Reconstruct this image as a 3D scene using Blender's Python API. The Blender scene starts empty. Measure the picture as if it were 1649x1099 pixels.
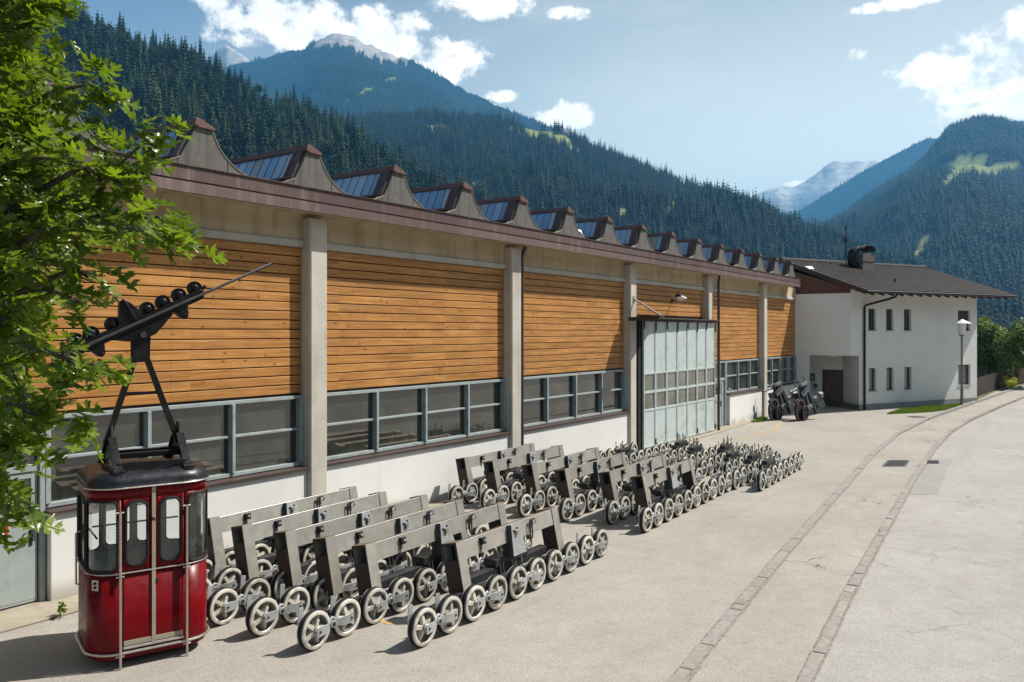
import bpy, math, random
import numpy as np
from mathutils import Matrix, Vector, noise

SC = bpy.context.scene
COL = SC.collection
R = math.radians

# ---------------------------------------------------------------- camera, world, sun, exposure
CAM = Vector((-5.72, -13.31, 4.2))
YAW = math.atan2(929.5, 1330.0)
cd = bpy.data.cameras.new('camera')
co = bpy.data.objects.new('camera', cd)
COL.objects.link(co)
co.location = CAM
co.rotation_euler = (math.pi / 2, 0, YAW - math.pi / 2)
cd.sensor_width = 36.0
cd.lens = 36.0 * 1330 / 1649
cd.shift_y = -14.5 / 1649
cd.clip_start = 0.1
cd.clip_end = 40000
SC.camera = co
SC.render.resolution_x, SC.render.resolution_y = 1024, 682

SUN = Vector((0.6, -0.5, 1.0)).normalized()          # direction towards the sun
SUN_EL = math.asin(SUN.z)
SUN_ROT = math.atan2(SUN.x, SUN.y)

FWD = Vector((math.cos(YAW), math.sin(YAW), 0))
RGT = Vector((math.sin(YAW), -math.cos(YAW), 0))


def N(nt, t, **kw):
    n = nt.nodes.new(t)
    for k, v in kw.items():
        setattr(n, k, v)
    return n


def mth(nt, op, a, b=None, c=None, clamp=False):
    n = N(nt, 'ShaderNodeMath', operation=op, use_clamp=clamp)
    for i, x in enumerate((a, b, c)):
        if x is None:
            continue
        if isinstance(x, (int, float)):
            n.inputs[i].default_value = x
        else:
            nt.links.new(x, n.inputs[i])
    return n.outputs[0]


def ramp(nt, fac, stops, interp='LINEAR'):
    n = N(nt, 'ShaderNodeValToRGB')
    cr = n.color_ramp
    cr.interpolation = interp
    while len(cr.elements) < len(stops):
        cr.elements.new(0.5)
    for el, (p, c) in zip(cr.elements, stops):
        el.position = p
        el.color = (*c, 1) if len(c) == 3 else c
    nt.links.new(fac, n.inputs[0])
    return n.outputs[0]


def mixc(nt, fac, a, b, mode='MIX'):
    n = N(nt, 'ShaderNodeMixRGB', blend_type=mode)
    for i, x in enumerate((fac, a, b)):
        if isinstance(x, (int, float)):
            n.inputs[i].default_value = x
        elif isinstance(x, tuple):
            n.inputs[i].default_value = (*x, 1) if len(x) == 3 else x
        else:
            nt.links.new(x, n.inputs[i])
    return n.outputs[0]


def mapr(nt, x, a, b, c=0.0, d=1.0, smooth=True):
    n = N(nt, 'ShaderNodeMapRange', interpolation_type='SMOOTHSTEP' if smooth else 'LINEAR')
    nt.links.new(x, n.inputs[0])
    for i, v in enumerate((a, b, c, d)):
        n.inputs[i + 1].default_value = v
    return n.outputs[0]


def noise_n(nt, vec, scale, detail=4, rough=0.55, mapping=None, dist=0.0):
    if mapping is not None:
        mp = N(nt, 'ShaderNodeMapping')
        mp.inputs['Scale'].default_value = mapping
        nt.links.new(vec, mp.inputs[0])
        vec = mp.outputs[0]
    n = N(nt, 'ShaderNodeTexNoise')
    n.inputs['Scale'].default_value = scale
    n.inputs['Detail'].default_value = detail
    n.inputs['Roughness'].default_value = rough
    n.inputs['Distortion'].default_value = dist
    nt.links.new(vec, n.inputs['Vector'])
    return n.outputs[0]


def pix_azel(x, y):
    d = FWD + RGT * ((x - 824.5) / 1330) + Vector((0, 0, (535 - y) / 1330))
    d.normalize()
    return math.atan2(d.y, d.x), math.asin(d.z)


W = bpy.data.worlds.new('World')
SC.world = W
W.use_nodes = True
nt = W.node_tree
nt.nodes.clear()
sky = N(nt, 'ShaderNodeTexSky', sky_type='NISHITA')
sky.sun_disc = False
sky.sun_elevation = SUN_EL
sky.sun_rotation = SUN_ROT
sky.altitude = 900
sky.air_density = 1.0
sky.dust_density = 1.6
sky.ozone_density = 1.0
tc = N(nt, 'ShaderNodeTexCoord')
sp = N(nt, 'ShaderNodeSeparateXYZ')
nt.links.new(tc.outputs['Generated'], sp.inputs[0])
az = mth(nt, 'ARCTAN2', sp.outputs[1], sp.outputs[0])
el = mth(nt, 'ARCSINE', sp.outputs[2])
cb = N(nt, 'ShaderNodeCombineXYZ')
nt.links.new(az, cb.inputs[0])
nt.links.new(el, cb.inputs[1])
BLOBS = [(430, 35, 95, 50), (505, 25, 60, 30), (575, 62, 55, 32), (650, 78, 80, 38), (725, 92, 62, 32), (605, 35, 40, 30),
         (660, 40, 35, 22), (780, 6, 75, 26), (905, 185, 42, 22), (932, 192, 26, 14), (806, 157, 26, 9), (700, 112, 50, 22),
         (920, 22, 34, 12), (1535, 118, 72, 32), (1500, 130, 40, 16), (1612, 66, 48, 26), (1640, 40, 34, 22), (1600, 150, 70, 16),
         (1600, 180, 64, 18), (1378, 90, 20, 9), (1280, 297, 20, 5), (1450, 6, 60, 8), (1640, 175, 40, 22), (352, 2, 40, 14)]
best = None
for (bx, by, rx, ry) in BLOBS:
    a0, e0 = pix_azel(bx, by)
    da = mth(nt, 'MULTIPLY', mth(nt, 'SUBTRACT', az, a0), 1330 / rx)
    de = mth(nt, 'MULTIPLY', mth(nt, 'SUBTRACT', el, e0), 1330 / ry * 1.05)
    v = mth(nt, 'SUBTRACT', 1.0, mth(nt, 'ADD', mth(nt, 'MULTIPLY', da, da), mth(nt, 'MULTIPLY', de, de)))
    best = v if best is None else mth(nt, 'MAXIMUM', best, v)
best = mth(nt, 'MAXIMUM', best, -2.0)
nz = noise_n(nt, cb.outputs[0], 17, 9, 0.62, (1.0, 1.3, 1))
nzb = noise_n(nt, cb.outputs[0], 46, 8, 0.66)
edge = mth(nt, 'ADD', mth(nt, 'MULTIPLY', best, 0.42), mth(nt, 'ADD', mth(nt, 'MULTIPLY', mth(nt, 'SUBTRACT', nz, 0.5), 2.6), mth(nt, 'MULTIPLY', mth(nt, 'SUBTRACT', nzb, 0.5), 1.5)))
mask = mapr(nt, edge, -0.16, 0.42, 0, 1.0)
# thin veil of cirrus
nz2 = noise_n(nt, cb.outputs[0], 5.0, 7, 0.6, (0.6, 1.6, 1), 0.4)
veil = mapr(nt, nz2, 0.46, 0.85, 0.0, 0.22)
mask = mth(nt, 'MAXIMUM', mask, veil)
shade = mapr(nt, noise_n(nt, cb.outputs[0], 26, 6, 0.6), 0.3, 0.7, 0.0, 1.0)
ccol = mixc(nt, shade, (13.5, 13.0, 12.3), (19.0, 17.5, 15.5))
tint = mixc(nt, 1.0, sky.outputs[0], (1.52, 1.25, 1.02), 'MULTIPLY')
grad = mth(nt, 'MULTIPLY', mapr(nt, el, 0.08, 0.45, 1.55, 0.95), mapr(nt, az, 0.1, 1.15, 1.1, 0.82))
gcb = N(nt, 'ShaderNodeCombineXYZ')
for i_ in range(3):
    nt.links.new(grad, gcb.inputs[i_])
tint = mixc(nt, 1.0, tint, gcb.outputs[0], 'MULTIPLY')
glow = mth(nt, 'MULTIPLY', mapr(nt, az, 1.15, 0.3, 0.0, 1.0), mapr(nt, el, 0.52, 0.04, 0.12, 1.0))
gc = N(nt, 'ShaderNodeCombineXYZ')
for i_, k_ in enumerate((11.0, 9.6, 4.4)):
    nt.links.new(mth(nt, 'MULTIPLY', glow, k_), gc.inputs[i_])
tint = mixc(nt, 1.0, tint, gc.outputs[0], 'ADD')
ccol = mixc(nt, 1.0, ccol, gc.outputs[0], 'ADD')
mixed = mixc(nt, mask, tint, ccol)
bg = N(nt, 'ShaderNodeBackground')
bg.inputs[1].default_value = 0.06
nt.links.new(mixed, bg.inputs[0])
wo = N(nt, 'ShaderNodeOutputWorld')
nt.links.new(bg.outputs[0], wo.inputs[0])

sl = bpy.data.lights.new('sun', 'SUN')
sl.energy = 5.0
sl.angle = R(0.53)
sl.color = (1.0, 0.95, 0.87)
so = bpy.data.objects.new('sun', sl)
COL.objects.link(so)
so.rotation_euler = SUN.to_track_quat('Z', 'Y').to_euler()
so.location = (20, -20, 40)

SC.view_settings.view_transform = 'Standard'
SC.view_settings.look = 'None'
SC.view_settings.exposure = 0.85
SC.view_settings.gamma = 1.0
SC.cycles.max_bounces = 6
SC.cycles.transparent_max_bounces = 12
SC.cycles.volume_bounces = 0
SC.cycles.caustics_reflective = False
SC.cycles.caustics_refractive = False


# ---------------------------------------------------------------- mesh helper
class MB:
    def __init__(s, M=None):
        s.v, s.f, s.m, s.sm = [], [], [], []
        s.M = M

    def add(s, vs, fs, mat=0, smooth=False):
        b = len(s.v)
        if s.M is not None:
            vs = [s.M @ Vector(p) for p in vs]
        s.v.extend([tuple(p) for p in vs])
        for f in fs:
            s.f.append([i + b for i in f])
            s.m.append(mat)
            s.sm.append(smooth)

    def box(s, x0, x1, y0, y1, z0, z1, mat=0):
        v = [(x0, y0, z0), (x1, y0, z0), (x1, y1, z0), (x0, y1, z0), (x0, y0, z1), (x1, y0, z1), (x1, y1, z1), (x0, y1, z1)]
        s.add(v, [(3, 2, 1, 0), (4, 5, 6, 7), (0, 1, 5, 4), (1, 2, 6, 5), (2, 3, 7, 6), (3, 0, 4, 7)], mat)

    def bar(s, p, q, w, h, mat=0, up=(0, 0, 1)):
        p, q = Vector(p), Vector(q)
        d = (q - p).normalized()
        u = Vector(up)
        if abs(d.dot(u)) > 0.98:
            u = Vector((0, 1, 0))
        sd = d.cross(u).normalized() * (w / 2)
        up2 = sd.cross(d).normalized() * (h / 2)
        v = []
        for c in (p, q):
            v += [c - sd - up2, c + sd - up2, c + sd + up2, c - sd + up2]
        s.add(v, [(0, 1, 2, 3), (7, 6, 5, 4), (1, 0, 4, 5), (2, 1, 5, 6), (3, 2, 6, 7), (0, 3, 7, 4)], mat)

    def tube(s, pts, r, n=8, mat=0, closed=False, radii=None):
        pts = [Vector(p) for p in pts]
        k = len(pts)
        vs = []
        prev = None
        for i, p in enumerate(pts):
            if closed:
                d = pts[(i + 1) % k] - pts[i - 1]
            else:
                d = pts[min(i + 1, k - 1)] - pts[max(i - 1, 0)]
            d.normalize()
            if prev is None:
                a = d.cross(Vector((0, 0, 1)))
                if a.length < 0.1:
                    a = d.cross(Vector((0, 1, 0)))
            else:
                a = prev - d * prev.dot(d)
            a.normalize()
            prev = a
            b = d.cross(a)
            rr = radii[i] if radii else r
            for j in range(n):
                t = 2 * math.pi * j / n
                vs.append(p + a * (rr * math.cos(t)) + b * (rr * math.sin(t)))
        fs = []
        for i in range(k if closed else k - 1):
            i2 = (i + 1) % k
            for j in range(n):
                j2 = (j + 1) % n
                fs.append((i * n + j, i * n + j2, i2 * n + j2, i2 * n + j))
        s.add(vs, fs, mat, True)
        if not closed:
            s.add(vs[:n], [tuple(range(n))[::-1]], mat)
            s.add(vs[-n:], [tuple(range(n))], mat)

    def cyl(s, p, q, r, n=12, mat=0, r2=None):
        s.tube([p, q], r, n, mat, radii=[r, r if r2 is None else r2])

    def lathe(s, prof, c=(0, 0, 0), axis='Z', n=24, mat=0, smooth=True):
        """prof: (radius, height) pairs"""
        c = Vector(c)
        vs = []
        for (r, h) in prof:
            for j in range(n):
                t = 2 * math.pi * j / n
                a, b = r * math.cos(t), r * math.sin(t)
                vs.append(c + (Vector((a, b, h)) if axis == 'Z' else Vector((a, h, b)) if axis == 'Y' else Vector((h, a, b))))
        fs = []
        for i in range(len(prof) - 1):
            for j in range(n):
                j2 = (j + 1) % n
                f = (i * n + j, i * n + j2, (i + 1) * n + j2, (i + 1) * n + j)
                fs.append(f if axis != 'Y' else f[::-1])
        s.add(vs, fs, mat, smooth)

    def prism(s, poly, ext, mat=0, cap=True):
        poly = [Vector(p) for p in poly]
        e = Vector(ext)
        n = len(poly)
        vs = poly + [p + e for p in poly]
        fs = [(i, (i + 1) % n, n + (i + 1) % n, n + i) for i in range(n)]
        if cap:
            fs += [tuple(range(n))[::-1], tuple(range(n, 2 * n))]
        s.add(vs, fs, mat)

    def build(s, name, mats, parent=None, bev=0.0, fix=True):
        me = bpy.data.meshes.new(name)
        me.from_pydata(s.v, [], s.f)
        if not isinstance(mats, (list, tuple)):
            mats = [mats]
        for m in mats:
            me.materials.append(m)
        me.polygons.foreach_set('material_index', s.m)
        me.polygons.foreach_set('use_smooth', s.sm)
        if fix:
            import bmesh
            bm = bmesh.new()
            bm.from_mesh(me)
            if any(s.sm):
                bmesh.ops.remove_doubles(bm, verts=bm.verts, dist=2e-5)
            bmesh.ops.recalc_face_normals(bm, faces=bm.faces)
            bm.to_mesh(me)
            bm.free()
        me.update()
        if any(s.sm):
            me.set_sharp_from_angle(angle=R(38))
        o = bpy.data.objects.new(name, me)
        COL.objects.link(o)
        if parent is not None:
            o.parent = parent
        if bev:
            b = o.modifiers.new('bevel', 'BEVEL')
            b.width = bev
            b.segments = 2
            b.limit_method = 'ANGLE'
            b.angle_limit = R(40)
        return o


def big_mesh(name, V, F, mat, tint=None, quads=False):
    """fast mesh from numpy arrays; F is (n,k)"""
    me = bpy.data.meshes.new(name)
    k = F.shape[1]
    me.vertices.add(len(V))
    me.vertices.foreach_set('co', np.asarray(V, np.float32).ravel())
    me.loops.add(F.size)
    me.loops.foreach_set('vertex_index', np.asarray(F, np.int32).ravel())
    me.polygons.add(len(F))
    me.polygons.foreach_set('loop_start', np.arange(0, F.size, k, dtype=np.int32))
    if tint is not None:
        at = me.attributes.new('tint', 'FLOAT', 'POINT')
        at.data.foreach_set('value', np.asarray(tint, np.float32))
    me.update(calc_edges=True)
    me.materials.append(mat)
    o = bpy.data.objects.new(name, me)
    COL.objects.link(o)
    return o


def tag(o, label=None, cat=None, group=None, kind=None):
    if label:
        o['label'] = label
    if cat:
        o['category'] = cat
    if group:
        o['group'] = group
    if kind:
        o['kind'] = kind
    return o


def thing(name, label, cat, loc=(0, 0, 0), rz=0.0, group=None):
    o = bpy.data.objects.new(name, None)
    COL.objects.link(o)
    o.location = loc
    o.rotation_euler = (0, 0, rz)
    o.empty_display_size = 0.2
    return tag(o, label, cat, group)


def copy_tree(o, parent=None):
    c = o.copy()
    COL.objects.link(c)
    if parent is not None:
        c.parent = parent
    for ch in list(o.children):
        copy_tree(ch, c)
    return c
# ---------------------------------------------------------------- materials
def base_mat(name):
    m = bpy.data.materials.new(name)
    m.use_nodes = True
    nt = m.node_tree
    b = nt.nodes['Principled BSDF']
    tc = N(nt, 'ShaderNodeTexCoord')
    return m, nt, b, tc.outputs['Object']


def setp(nt, b, **kw):
    for k, v in kw.items():
        s = b.inputs[k.replace('_', ' ')]
        if isinstance(v, (int, float)):
            s.default_value = v
        elif isinstance(v, tuple):
            s.default_value = (*v, 1)
        else:
            nt.links.new(v, s)


def bump(nt, b, h, strength=0.3, dist=0.01):
    n = N(nt, 'ShaderNodeBump')
    n.inputs['Strength'].default_value = strength
    n.inputs['Distance'].default_value = dist
    nt.links.new(h, n.inputs['Height'])
    nt.links.new(n.outputs[0], b.inputs['Normal'])


def paint(name, col, rough=0.5, metal=0.0, var=0.18, scale=4.0, bmp=0.0, bscale=80, spec=0.5, dirt=None, dscale=2.5, objvar=0.0):
    m, nt, b, P = base_mat(name)
    nz = noise_n(nt, P, scale, 6, 0.6)
    k = ramp(nt, nz, [(0.25, (1 - var,) * 3), (0.75, (1 + var,) * 3)])
    c = mixc(nt, 1.0, col, k, 'MULTIPLY')
    if dirt:
        d = mapr(nt, noise_n(nt, P, dscale, 7, 0.65, None, 0.5), 0.5, 0.72)
        c = mixc(nt, d, c, dirt)
    if objvar:
        oi = N(nt, 'ShaderNodeObjectInfo')
        kk = ramp(nt, oi.outputs['Random'], [(0, (1 - objvar,) * 3), (1, (1 + objvar,) * 3)])
        c = mixc(nt, 1.0, c, kk, 'MULTIPLY')
    rr = mapr(nt, noise_n(nt, P, scale * 3, 4), 0.2, 0.8, max(rough - 0.12, 0.02), min(rough + 0.12, 1))
    setp(nt, b, Base_Color=c, Roughness=rr, Metallic=metal)
    b.inputs['Specular IOR Level'].default_value = spec
    if bmp:
        bump(nt, b, noise_n(nt, P, bscale, 4), bmp, 0.006)
    return m


def concrete(name, c1, c2, stain, streak=0.55, scale=1.0):
    m, nt, b, P = base_mat(name)
    n1 = noise_n(nt, P, 1.3 * scale, 8, 0.65)
    n2 = noise_n(nt, P, 38 * scale, 4, 0.6)
    c = ramp(nt, n1, [(0.3, c1), (0.7, c2)])
    c = mixc(nt, 0.35, c, ramp(nt, n2, [(0.3, (0.7, 0.7, 0.7)), (0.7, (1.15, 1.15, 1.15))]), 'MULTIPLY')
    st = noise_n(nt, P, 1.0, 7, 0.65, (3.2, 3.2, 0.28))
    stm = mapr(nt, st, 0.48, 0.7, 0, streak)
    c = mixc(nt, stm, c, stain)
    setp(nt, b, Base_Color=c, Roughness=0.85)
    b.inputs['Specular IOR Level'].default_value = 0.25
    bump(nt, b, n2, 0.35, 0.006)
    return m


M = {}
M['concrete'] = concrete('pillar concrete', (0.43, 0.40, 0.34), (0.56, 0.525, 0.46), (0.27, 0.235, 0.175), 0.35)
M['beam'] = concrete('stained beam concrete', (0.42, 0.335, 0.21), (0.56, 0.46, 0.31), (0.21, 0.155, 0.09), 0.6)
M['ledge'] = concrete('ledge concrete', (0.40, 0.38, 0.33), (0.5, 0.48, 0.42), (0.25, 0.22, 0.17), 0.4)
M['shed'] = concrete('shed concrete', (0.085, 0.083, 0.078), (0.15, 0.146, 0.138), (0.05, 0.048, 0.044), 0.75, 2.0)
M['apron'] = concrete('apron concrete', (0.27, 0.235, 0.18), (0.36, 0.32, 0.25), (0.17, 0.14, 0.1), 0.4)


def plaster(name, col, dirtcol, h0=0.0, h1=0.45, var=0.05):
    """white render, with splash dirt in patches along its foot"""
    m, nt, b, P = base_mat(name)
    n1 = noise_n(nt, P, 1.2, 7, 0.6)
    n2 = noise_n(nt, P, 55, 3)
    c = mixc(nt, 1.0, col, ramp(nt, n1, [(0.3, (1 - var,) * 3), (0.7, (1 + var * 0.4,) * 3)]), 'MULTIPLY')
    s = N(nt, 'ShaderNodeSeparateXYZ')
    nt.links.new(P, s.inputs[0])
    g = mapr(nt, s.outputs[2], h1, h0, 0, 1)
    d = mth(nt, 'MULTIPLY', g, mapr(nt, noise_n(nt, P, 1.6, 8, 0.7), 0.30, 0.60), clamp=True)
    c = mixc(nt, mth(nt, 'MULTIPLY', d, 0.8), c, dirtcol)
    st = mapr(nt, noise_n(nt, P, 1.0, 6, 0.6, (4, 4, 0.25)), 0.56, 0.78, 0, 0.16)
    c = mixc(nt, st, c, dirtcol)
    setp(nt, b, Base_Color=c, Roughness=0.9)
    b.inputs['Specular IOR Level'].default_value = 0.2
    bump(nt, b, n2, 0.25, 0.006)
    return m


M['white'] = plaster('white render', (0.70, 0.695, 0.67), (0.30, 0.27, 0.22))
M['house'] = plaster('house render', (0.67, 0.675, 0.65), (0.5, 0.47, 0.42), 0.0, 0.8)
M['plinth'] = paint('grey plinth', (0.2, 0.21, 0.21), 0.85, var=0.2)


def wood_mat():
    m, nt, b, P = base_mat('larch cladding')
    s = N(nt, 'ShaderNodeSeparateXYZ')
    nt.links.new(P, s.inputs[0])
    k = mth(nt, 'FLOOR', mth(nt, 'MULTIPLY', mth(nt, 'SUBTRACT', s.outputs[2], 2.93), 16 / 3.0))
    seam = mth(nt, 'FLOOR', mth(nt, 'MULTIPLY', mth(nt, 'ADD', s.outputs[0], 0.4), 1 / 3.6))
    cv = N(nt, 'ShaderNodeCombineXYZ')
    nt.links.new(k, cv.inputs[0])
    nt.links.new(seam, cv.inputs[1])
    wn = N(nt, 'ShaderNodeTexWhiteNoise', noise_dimensions='2D')
    nt.links.new(cv.outputs[0], wn.inputs[0])
    # shift grain per plank
    off = N(nt, 'ShaderNodeVectorMath', operation='ADD')
    nt.links.new(P, off.inputs[0])
    sc = N(nt, 'ShaderNodeVectorMath', operation='SCALE')
    nt.links.new(wn.outputs[1], sc.inputs[0])
    sc.inputs['Scale'].default_value = 9.0
    nt.links.new(sc.outputs[0], off.inputs[1])
    g = noise_n(nt, off.outputs[0], 1.0, 7, 0.62, (0.7, 3, 26), 0.5)
    blot = noise_n(nt, off.outputs[0], 1.1, 6, 0.6, (0.9, 1, 1.6))
    c = ramp(nt, g, [(0.28, (0.26, 0.108, 0.027)), (0.5, (0.44, 0.208, 0.060)), (0.74, (0.56, 0.30, 0.10))])
    c = mixc(nt, 0.8, c, ramp(nt, wn.outputs[0], [(0, (0.86, 0.86, 0.86)), (0.5, (0.98, 0.98, 0.98)), (1, (1.06, 1.06, 1.05))]), 'MULTIPLY')
    c = mixc(nt, 0.55, c, ramp(nt, blot, [(0.3, (0.58, 0.52, 0.45)), (0.66, (1.14, 1.13, 1.1))]), 'MULTIPLY')
    # knots
    mp = N(nt, 'ShaderNodeMapping')
    mp.inputs['Scale'].default_value = (3.0, 1, 5.4)
    nt.links.new(off.outputs[0], mp.inputs[0])
    vo = N(nt, 'ShaderNodeTexVoronoi')
    vo.inputs['Scale'].default_value = 1.0
    nt.links.new(mp.outputs[0], vo.inputs['Vector'])
    dist = mth(nt, 'ADD', vo.outputs['Distance'], mth(nt, 'MULTIPLY', noise_n(nt, P, 14, 3), 0.16))
    kn = mapr(nt, dist, 0.11, 0.27, 0.75, 0.0)
    c = mixc(nt, kn, c, (0.11, 0.038, 0.009))
    # weathered grey-brown streaks
    w = mapr(nt, noise_n(nt, off.outputs[0], 0.9, 8, 0.7, (0.45, 1, 7)), 0.54, 0.72, 0, 0.6)
    c = mixc(nt, w, c, (0.24, 0.14, 0.07))
    setp(nt, b, Base_Color=c, Roughness=mapr(nt, g, 0.2, 0.8, 0.42, 0.62))
    b.inputs['Specular IOR Level'].default_value = 0.3
    bump(nt, b, g, 0.25, 0.004)
    return m


M['wood'] = wood_mat()
M['gapwood'] = paint('dark gap', (0.02, 0.012, 0.006), 0.9)
M['darkwood'] = paint('brown gable boards', (0.09, 0.032, 0.014), 0.6, var=0.3, scale=9)


def fascia_mat(name, col):
    m, nt, b, P = base_mat(name)
    s = N(nt, 'ShaderNodeSeparateXYZ')
    nt.links.new(P, s.inputs[0])
    seg = mth(nt, 'FLOOR', mth(nt, 'MULTIPLY', s.outputs[0], 1 / 5.1))
    wn = N(nt, 'ShaderNodeTexWhiteNoise', noise_dimensions='1D')
    nt.links.new(seg, wn.inputs['W'])
    c = mixc(nt, 1.0, col, ramp(nt, wn.outputs[0], [(0, (0.85, 0.83, 0.85)), (1, (1.12, 1.12, 1.15))]), 'MULTIPLY')
    st = mapr(nt, noise_n(nt, P, 1.0, 6, 0.6, (5, 1, 0.5)), 0.5, 0.75, 0, 0.3)
    c = mixc(nt, st, c, (0.33, 0.27, 0.26))
    setp(nt, b, Base_Color=c, Roughness=0.6)
    b.inputs['Specular IOR Level'].default_value = 0.35
    return m


M['fascia'] = fascia_mat('brown sheet fascia', (0.12, 0.080, 0.073))
M['fascia2'] = fascia_mat('brown sheet fascia upper', (0.092, 0.058, 0.052))
M['brown'] = paint('dark brown sheet', (0.055, 0.032, 0.028), 0.5, var=0.25)
M['cap'] = paint('rust brown ridge cap', (0.10, 0.048, 0.04), 0.6, var=0.3)
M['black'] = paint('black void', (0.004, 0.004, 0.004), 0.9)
M['winframe'] = paint('blue grey frame paint', (0.29, 0.335, 0.34), 0.5, var=0.12, dirt=(0.22, 0.22, 0.2), dscale=3)
M['leafpaint'] = paint('dull grey green door paint', (0.32, 0.36, 0.355), 0.5, var=0.1, dirt=(0.25, 0.26, 0.24), dscale=1.6)
M['doorpaint'] = paint('pale green grey door paint', (0.44, 0.505, 0.50), 0.5, var=0.1, dirt=(0.33, 0.35, 0.32), dscale=1.6)


def pane_mat(name, c1, c2, rough=0.08, spec=0.6, streak=True):
    """old dusty panes: smooth, dark, with a film of dust in streaks and smears"""
    m, nt, b, P = base_mat(name)
    st = noise_n(nt, P, 1.0, 6, 0.6, (9, 9, 0.5) if streak else (2, 2, 2))
    big = noise_n(nt, P, 0.9, 5, 0.55)
    f = mth(nt, 'ADD', mth(nt, 'MULTIPLY', st, 0.25), mth(nt, 'MULTIPLY', big, 0.75))
    c = ramp(nt, f, [(0.34, c1), (0.66, c2)])
    setp(nt, b, Base_Color=c, Roughness=rough)
    b.inputs['Specular IOR Level'].default_value = spec
    b.inputs['IOR'].default_value = 1.75
    bump(nt, b, noise_n(nt, P, 1.6, 2), 0.04, 0.01)
    return m


M['pane'] = pane_mat('dusty pane', (0.008, 0.012, 0.010), (0.055, 0.058, 0.046), 0.02)
M['gpane'] = pane_mat('dusty door pane', (0.05, 0.055, 0.045), (0.19, 0.19, 0.155), 0.1)
M['hpane'] = pane_mat('house pane', (0.02, 0.024, 0.03), (0.06, 0.065, 0.07), 0.04, 0.6, False)


def skylight_mat():
    m, nt, b, P = base_mat('skylight glazing')
    s = N(nt, 'ShaderNodeSeparateXYZ')
    nt.links.new(P, s.inputs[0])
    k = mth(nt, 'FLOOR', mth(nt, 'MULTIPLY', s.outputs[1], 1 / 0.27))
    oi = N(nt, 'ShaderNodeObjectInfo')
    cv = N(nt, 'ShaderNodeCombineXYZ')
    nt.links.new(k, cv.inputs[0])
    nt.links.new(mth(nt, 'FLOOR', mth(nt, 'MULTIPLY', oi.outputs['Random'], 37)), cv.inputs[1])
    wn = N(nt, 'ShaderNodeTexWhiteNoise', noise_dimensions='2D')
    nt.links.new(cv.outputs[0], wn.inputs[0])
    c = ramp(nt, wn.outputs[0], [(0.0, (0.12, 0.24, 0.42)), (0.55, (0.20, 0.34, 0.52)), (0.78, (0.33, 0.43, 0.54)), (0.92, (0.24, 0.23, 0.2))])  # blues paint the reflected sky into the panes; greys are dusty panes
    n1 = noise_n(nt, P, 2.4, 6, 0.65, (1, 2, 0.6))
    c = mixc(nt, mapr(nt, n1, 0.5, 0.75, 0, 0.5), c, (0.24, 0.25, 0.24))
    setp(nt, b, Base_Color=c, Roughness=0.22)
    b.inputs['Specular IOR Level'].default_value = 0.7
    return m


M['skylight'] = skylight_mat()


def asphalt(name, c1, c2, crack=0.6, patch=(0.88, 1.07)):
    m, nt, b, P = base_mat(name)
    fine = noise_n(nt, P, 95, 3, 0.7)
    vo = N(nt, 'ShaderNodeTexVoronoi')
    vo.inputs['Scale'].default_value = 62
    nt.links.new(P, vo.inputs['Vector'])
    big = noise_n(nt, P, 0.35, 8, 0.62)
    mid = noise_n(nt, P, 2.3, 6, 0.65)
    c = ramp(nt, big, [(0.32, c1), (0.68, c2)])
    c = mixc(nt, 0.85, c, ramp(nt, mid, [(0.3, (patch[0],) * 3), (0.7, (patch[1],) * 3)]), 'MULTIPLY')
    c = mixc(nt, 0.9, c, ramp(nt, vo.outputs['Color'], [(0.0, (0.76, 0.75, 0.74)), (0.5, (1, 1, 1)), (1.0, (1.22, 1.21, 1.19))]), 'MULTIPLY')
    c = mixc(nt, 0.7, c, ramp(nt, fine, [(0.3, (0.8, 0.8, 0.8)), (0.7, (1.17, 1.17, 1.17))]), 'MULTIPLY')
    # long faint rubber marks along the lane
    tm = mapr(nt, noise_n(nt, P, 1.0, 5, 0.6, (0.07, 0.9, 1), 0.6), 0.54, 0.74, 0, 0.22)
    c = mixc(nt, tm, c, (c1[0] * 0.5, c1[1] * 0.5, c1[2] * 0.5))
    # brownish dusty stains
    dn = mapr(nt, noise_n(nt, P, 0.8, 7, 0.7, None, 0.8), 0.55, 0.78, 0, 0.4)
    c = mixc(nt, dn, c, (c1[0] * 0.8, c1[1] * 0.72, c1[2] * 0.6))
    if crack:
        dv = N(nt, 'ShaderNodeVectorMath', operation='ADD')
        nc = N(nt, 'ShaderNodeTexNoise')
        nc.inputs['Scale'].default_value = 1.6
        nc.inputs['Detail'].default_value = 6
        nt.links.new(P, nc.inputs['Vector'])
        s2 = N(nt, 'ShaderNodeVectorMath', operation='SCALE')
        nt.links.new(nc.outputs[1], s2.inputs[0])
        s2.inputs['Scale'].default_value = 0.9
        nt.links.new(P, dv.inputs[0])
        nt.links.new(s2.outputs[0], dv.inputs[1])
        v2 = N(nt, 'ShaderNodeTexVoronoi', feature='DISTANCE_TO_EDGE')
        v2.inputs['Scale'].default_value = 0.75
        nt.links.new(dv.outputs[0], v2.inputs['Vector'])
        ck = mapr(nt, v2.outputs['Distance'], 0.0, 0.022, 1, 0)
        mk = mapr(nt, noise_n(nt, P, 0.33, 3), 0.5, 0.6)
        ck = mth(nt, 'MULTIPLY', mth(nt, 'MULTIPLY', ck, mk), crack)
        c = mixc(nt, ck, c, (0.055, 0.048, 0.04))
    setp(nt, b, Base_Color=c, Roughness=0.9)
    b.inputs['Specular IOR Level'].default_value = 0.25
    bump(nt, b, vo.outputs['Distance'], 0.5, 0.008)
    return m


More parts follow.
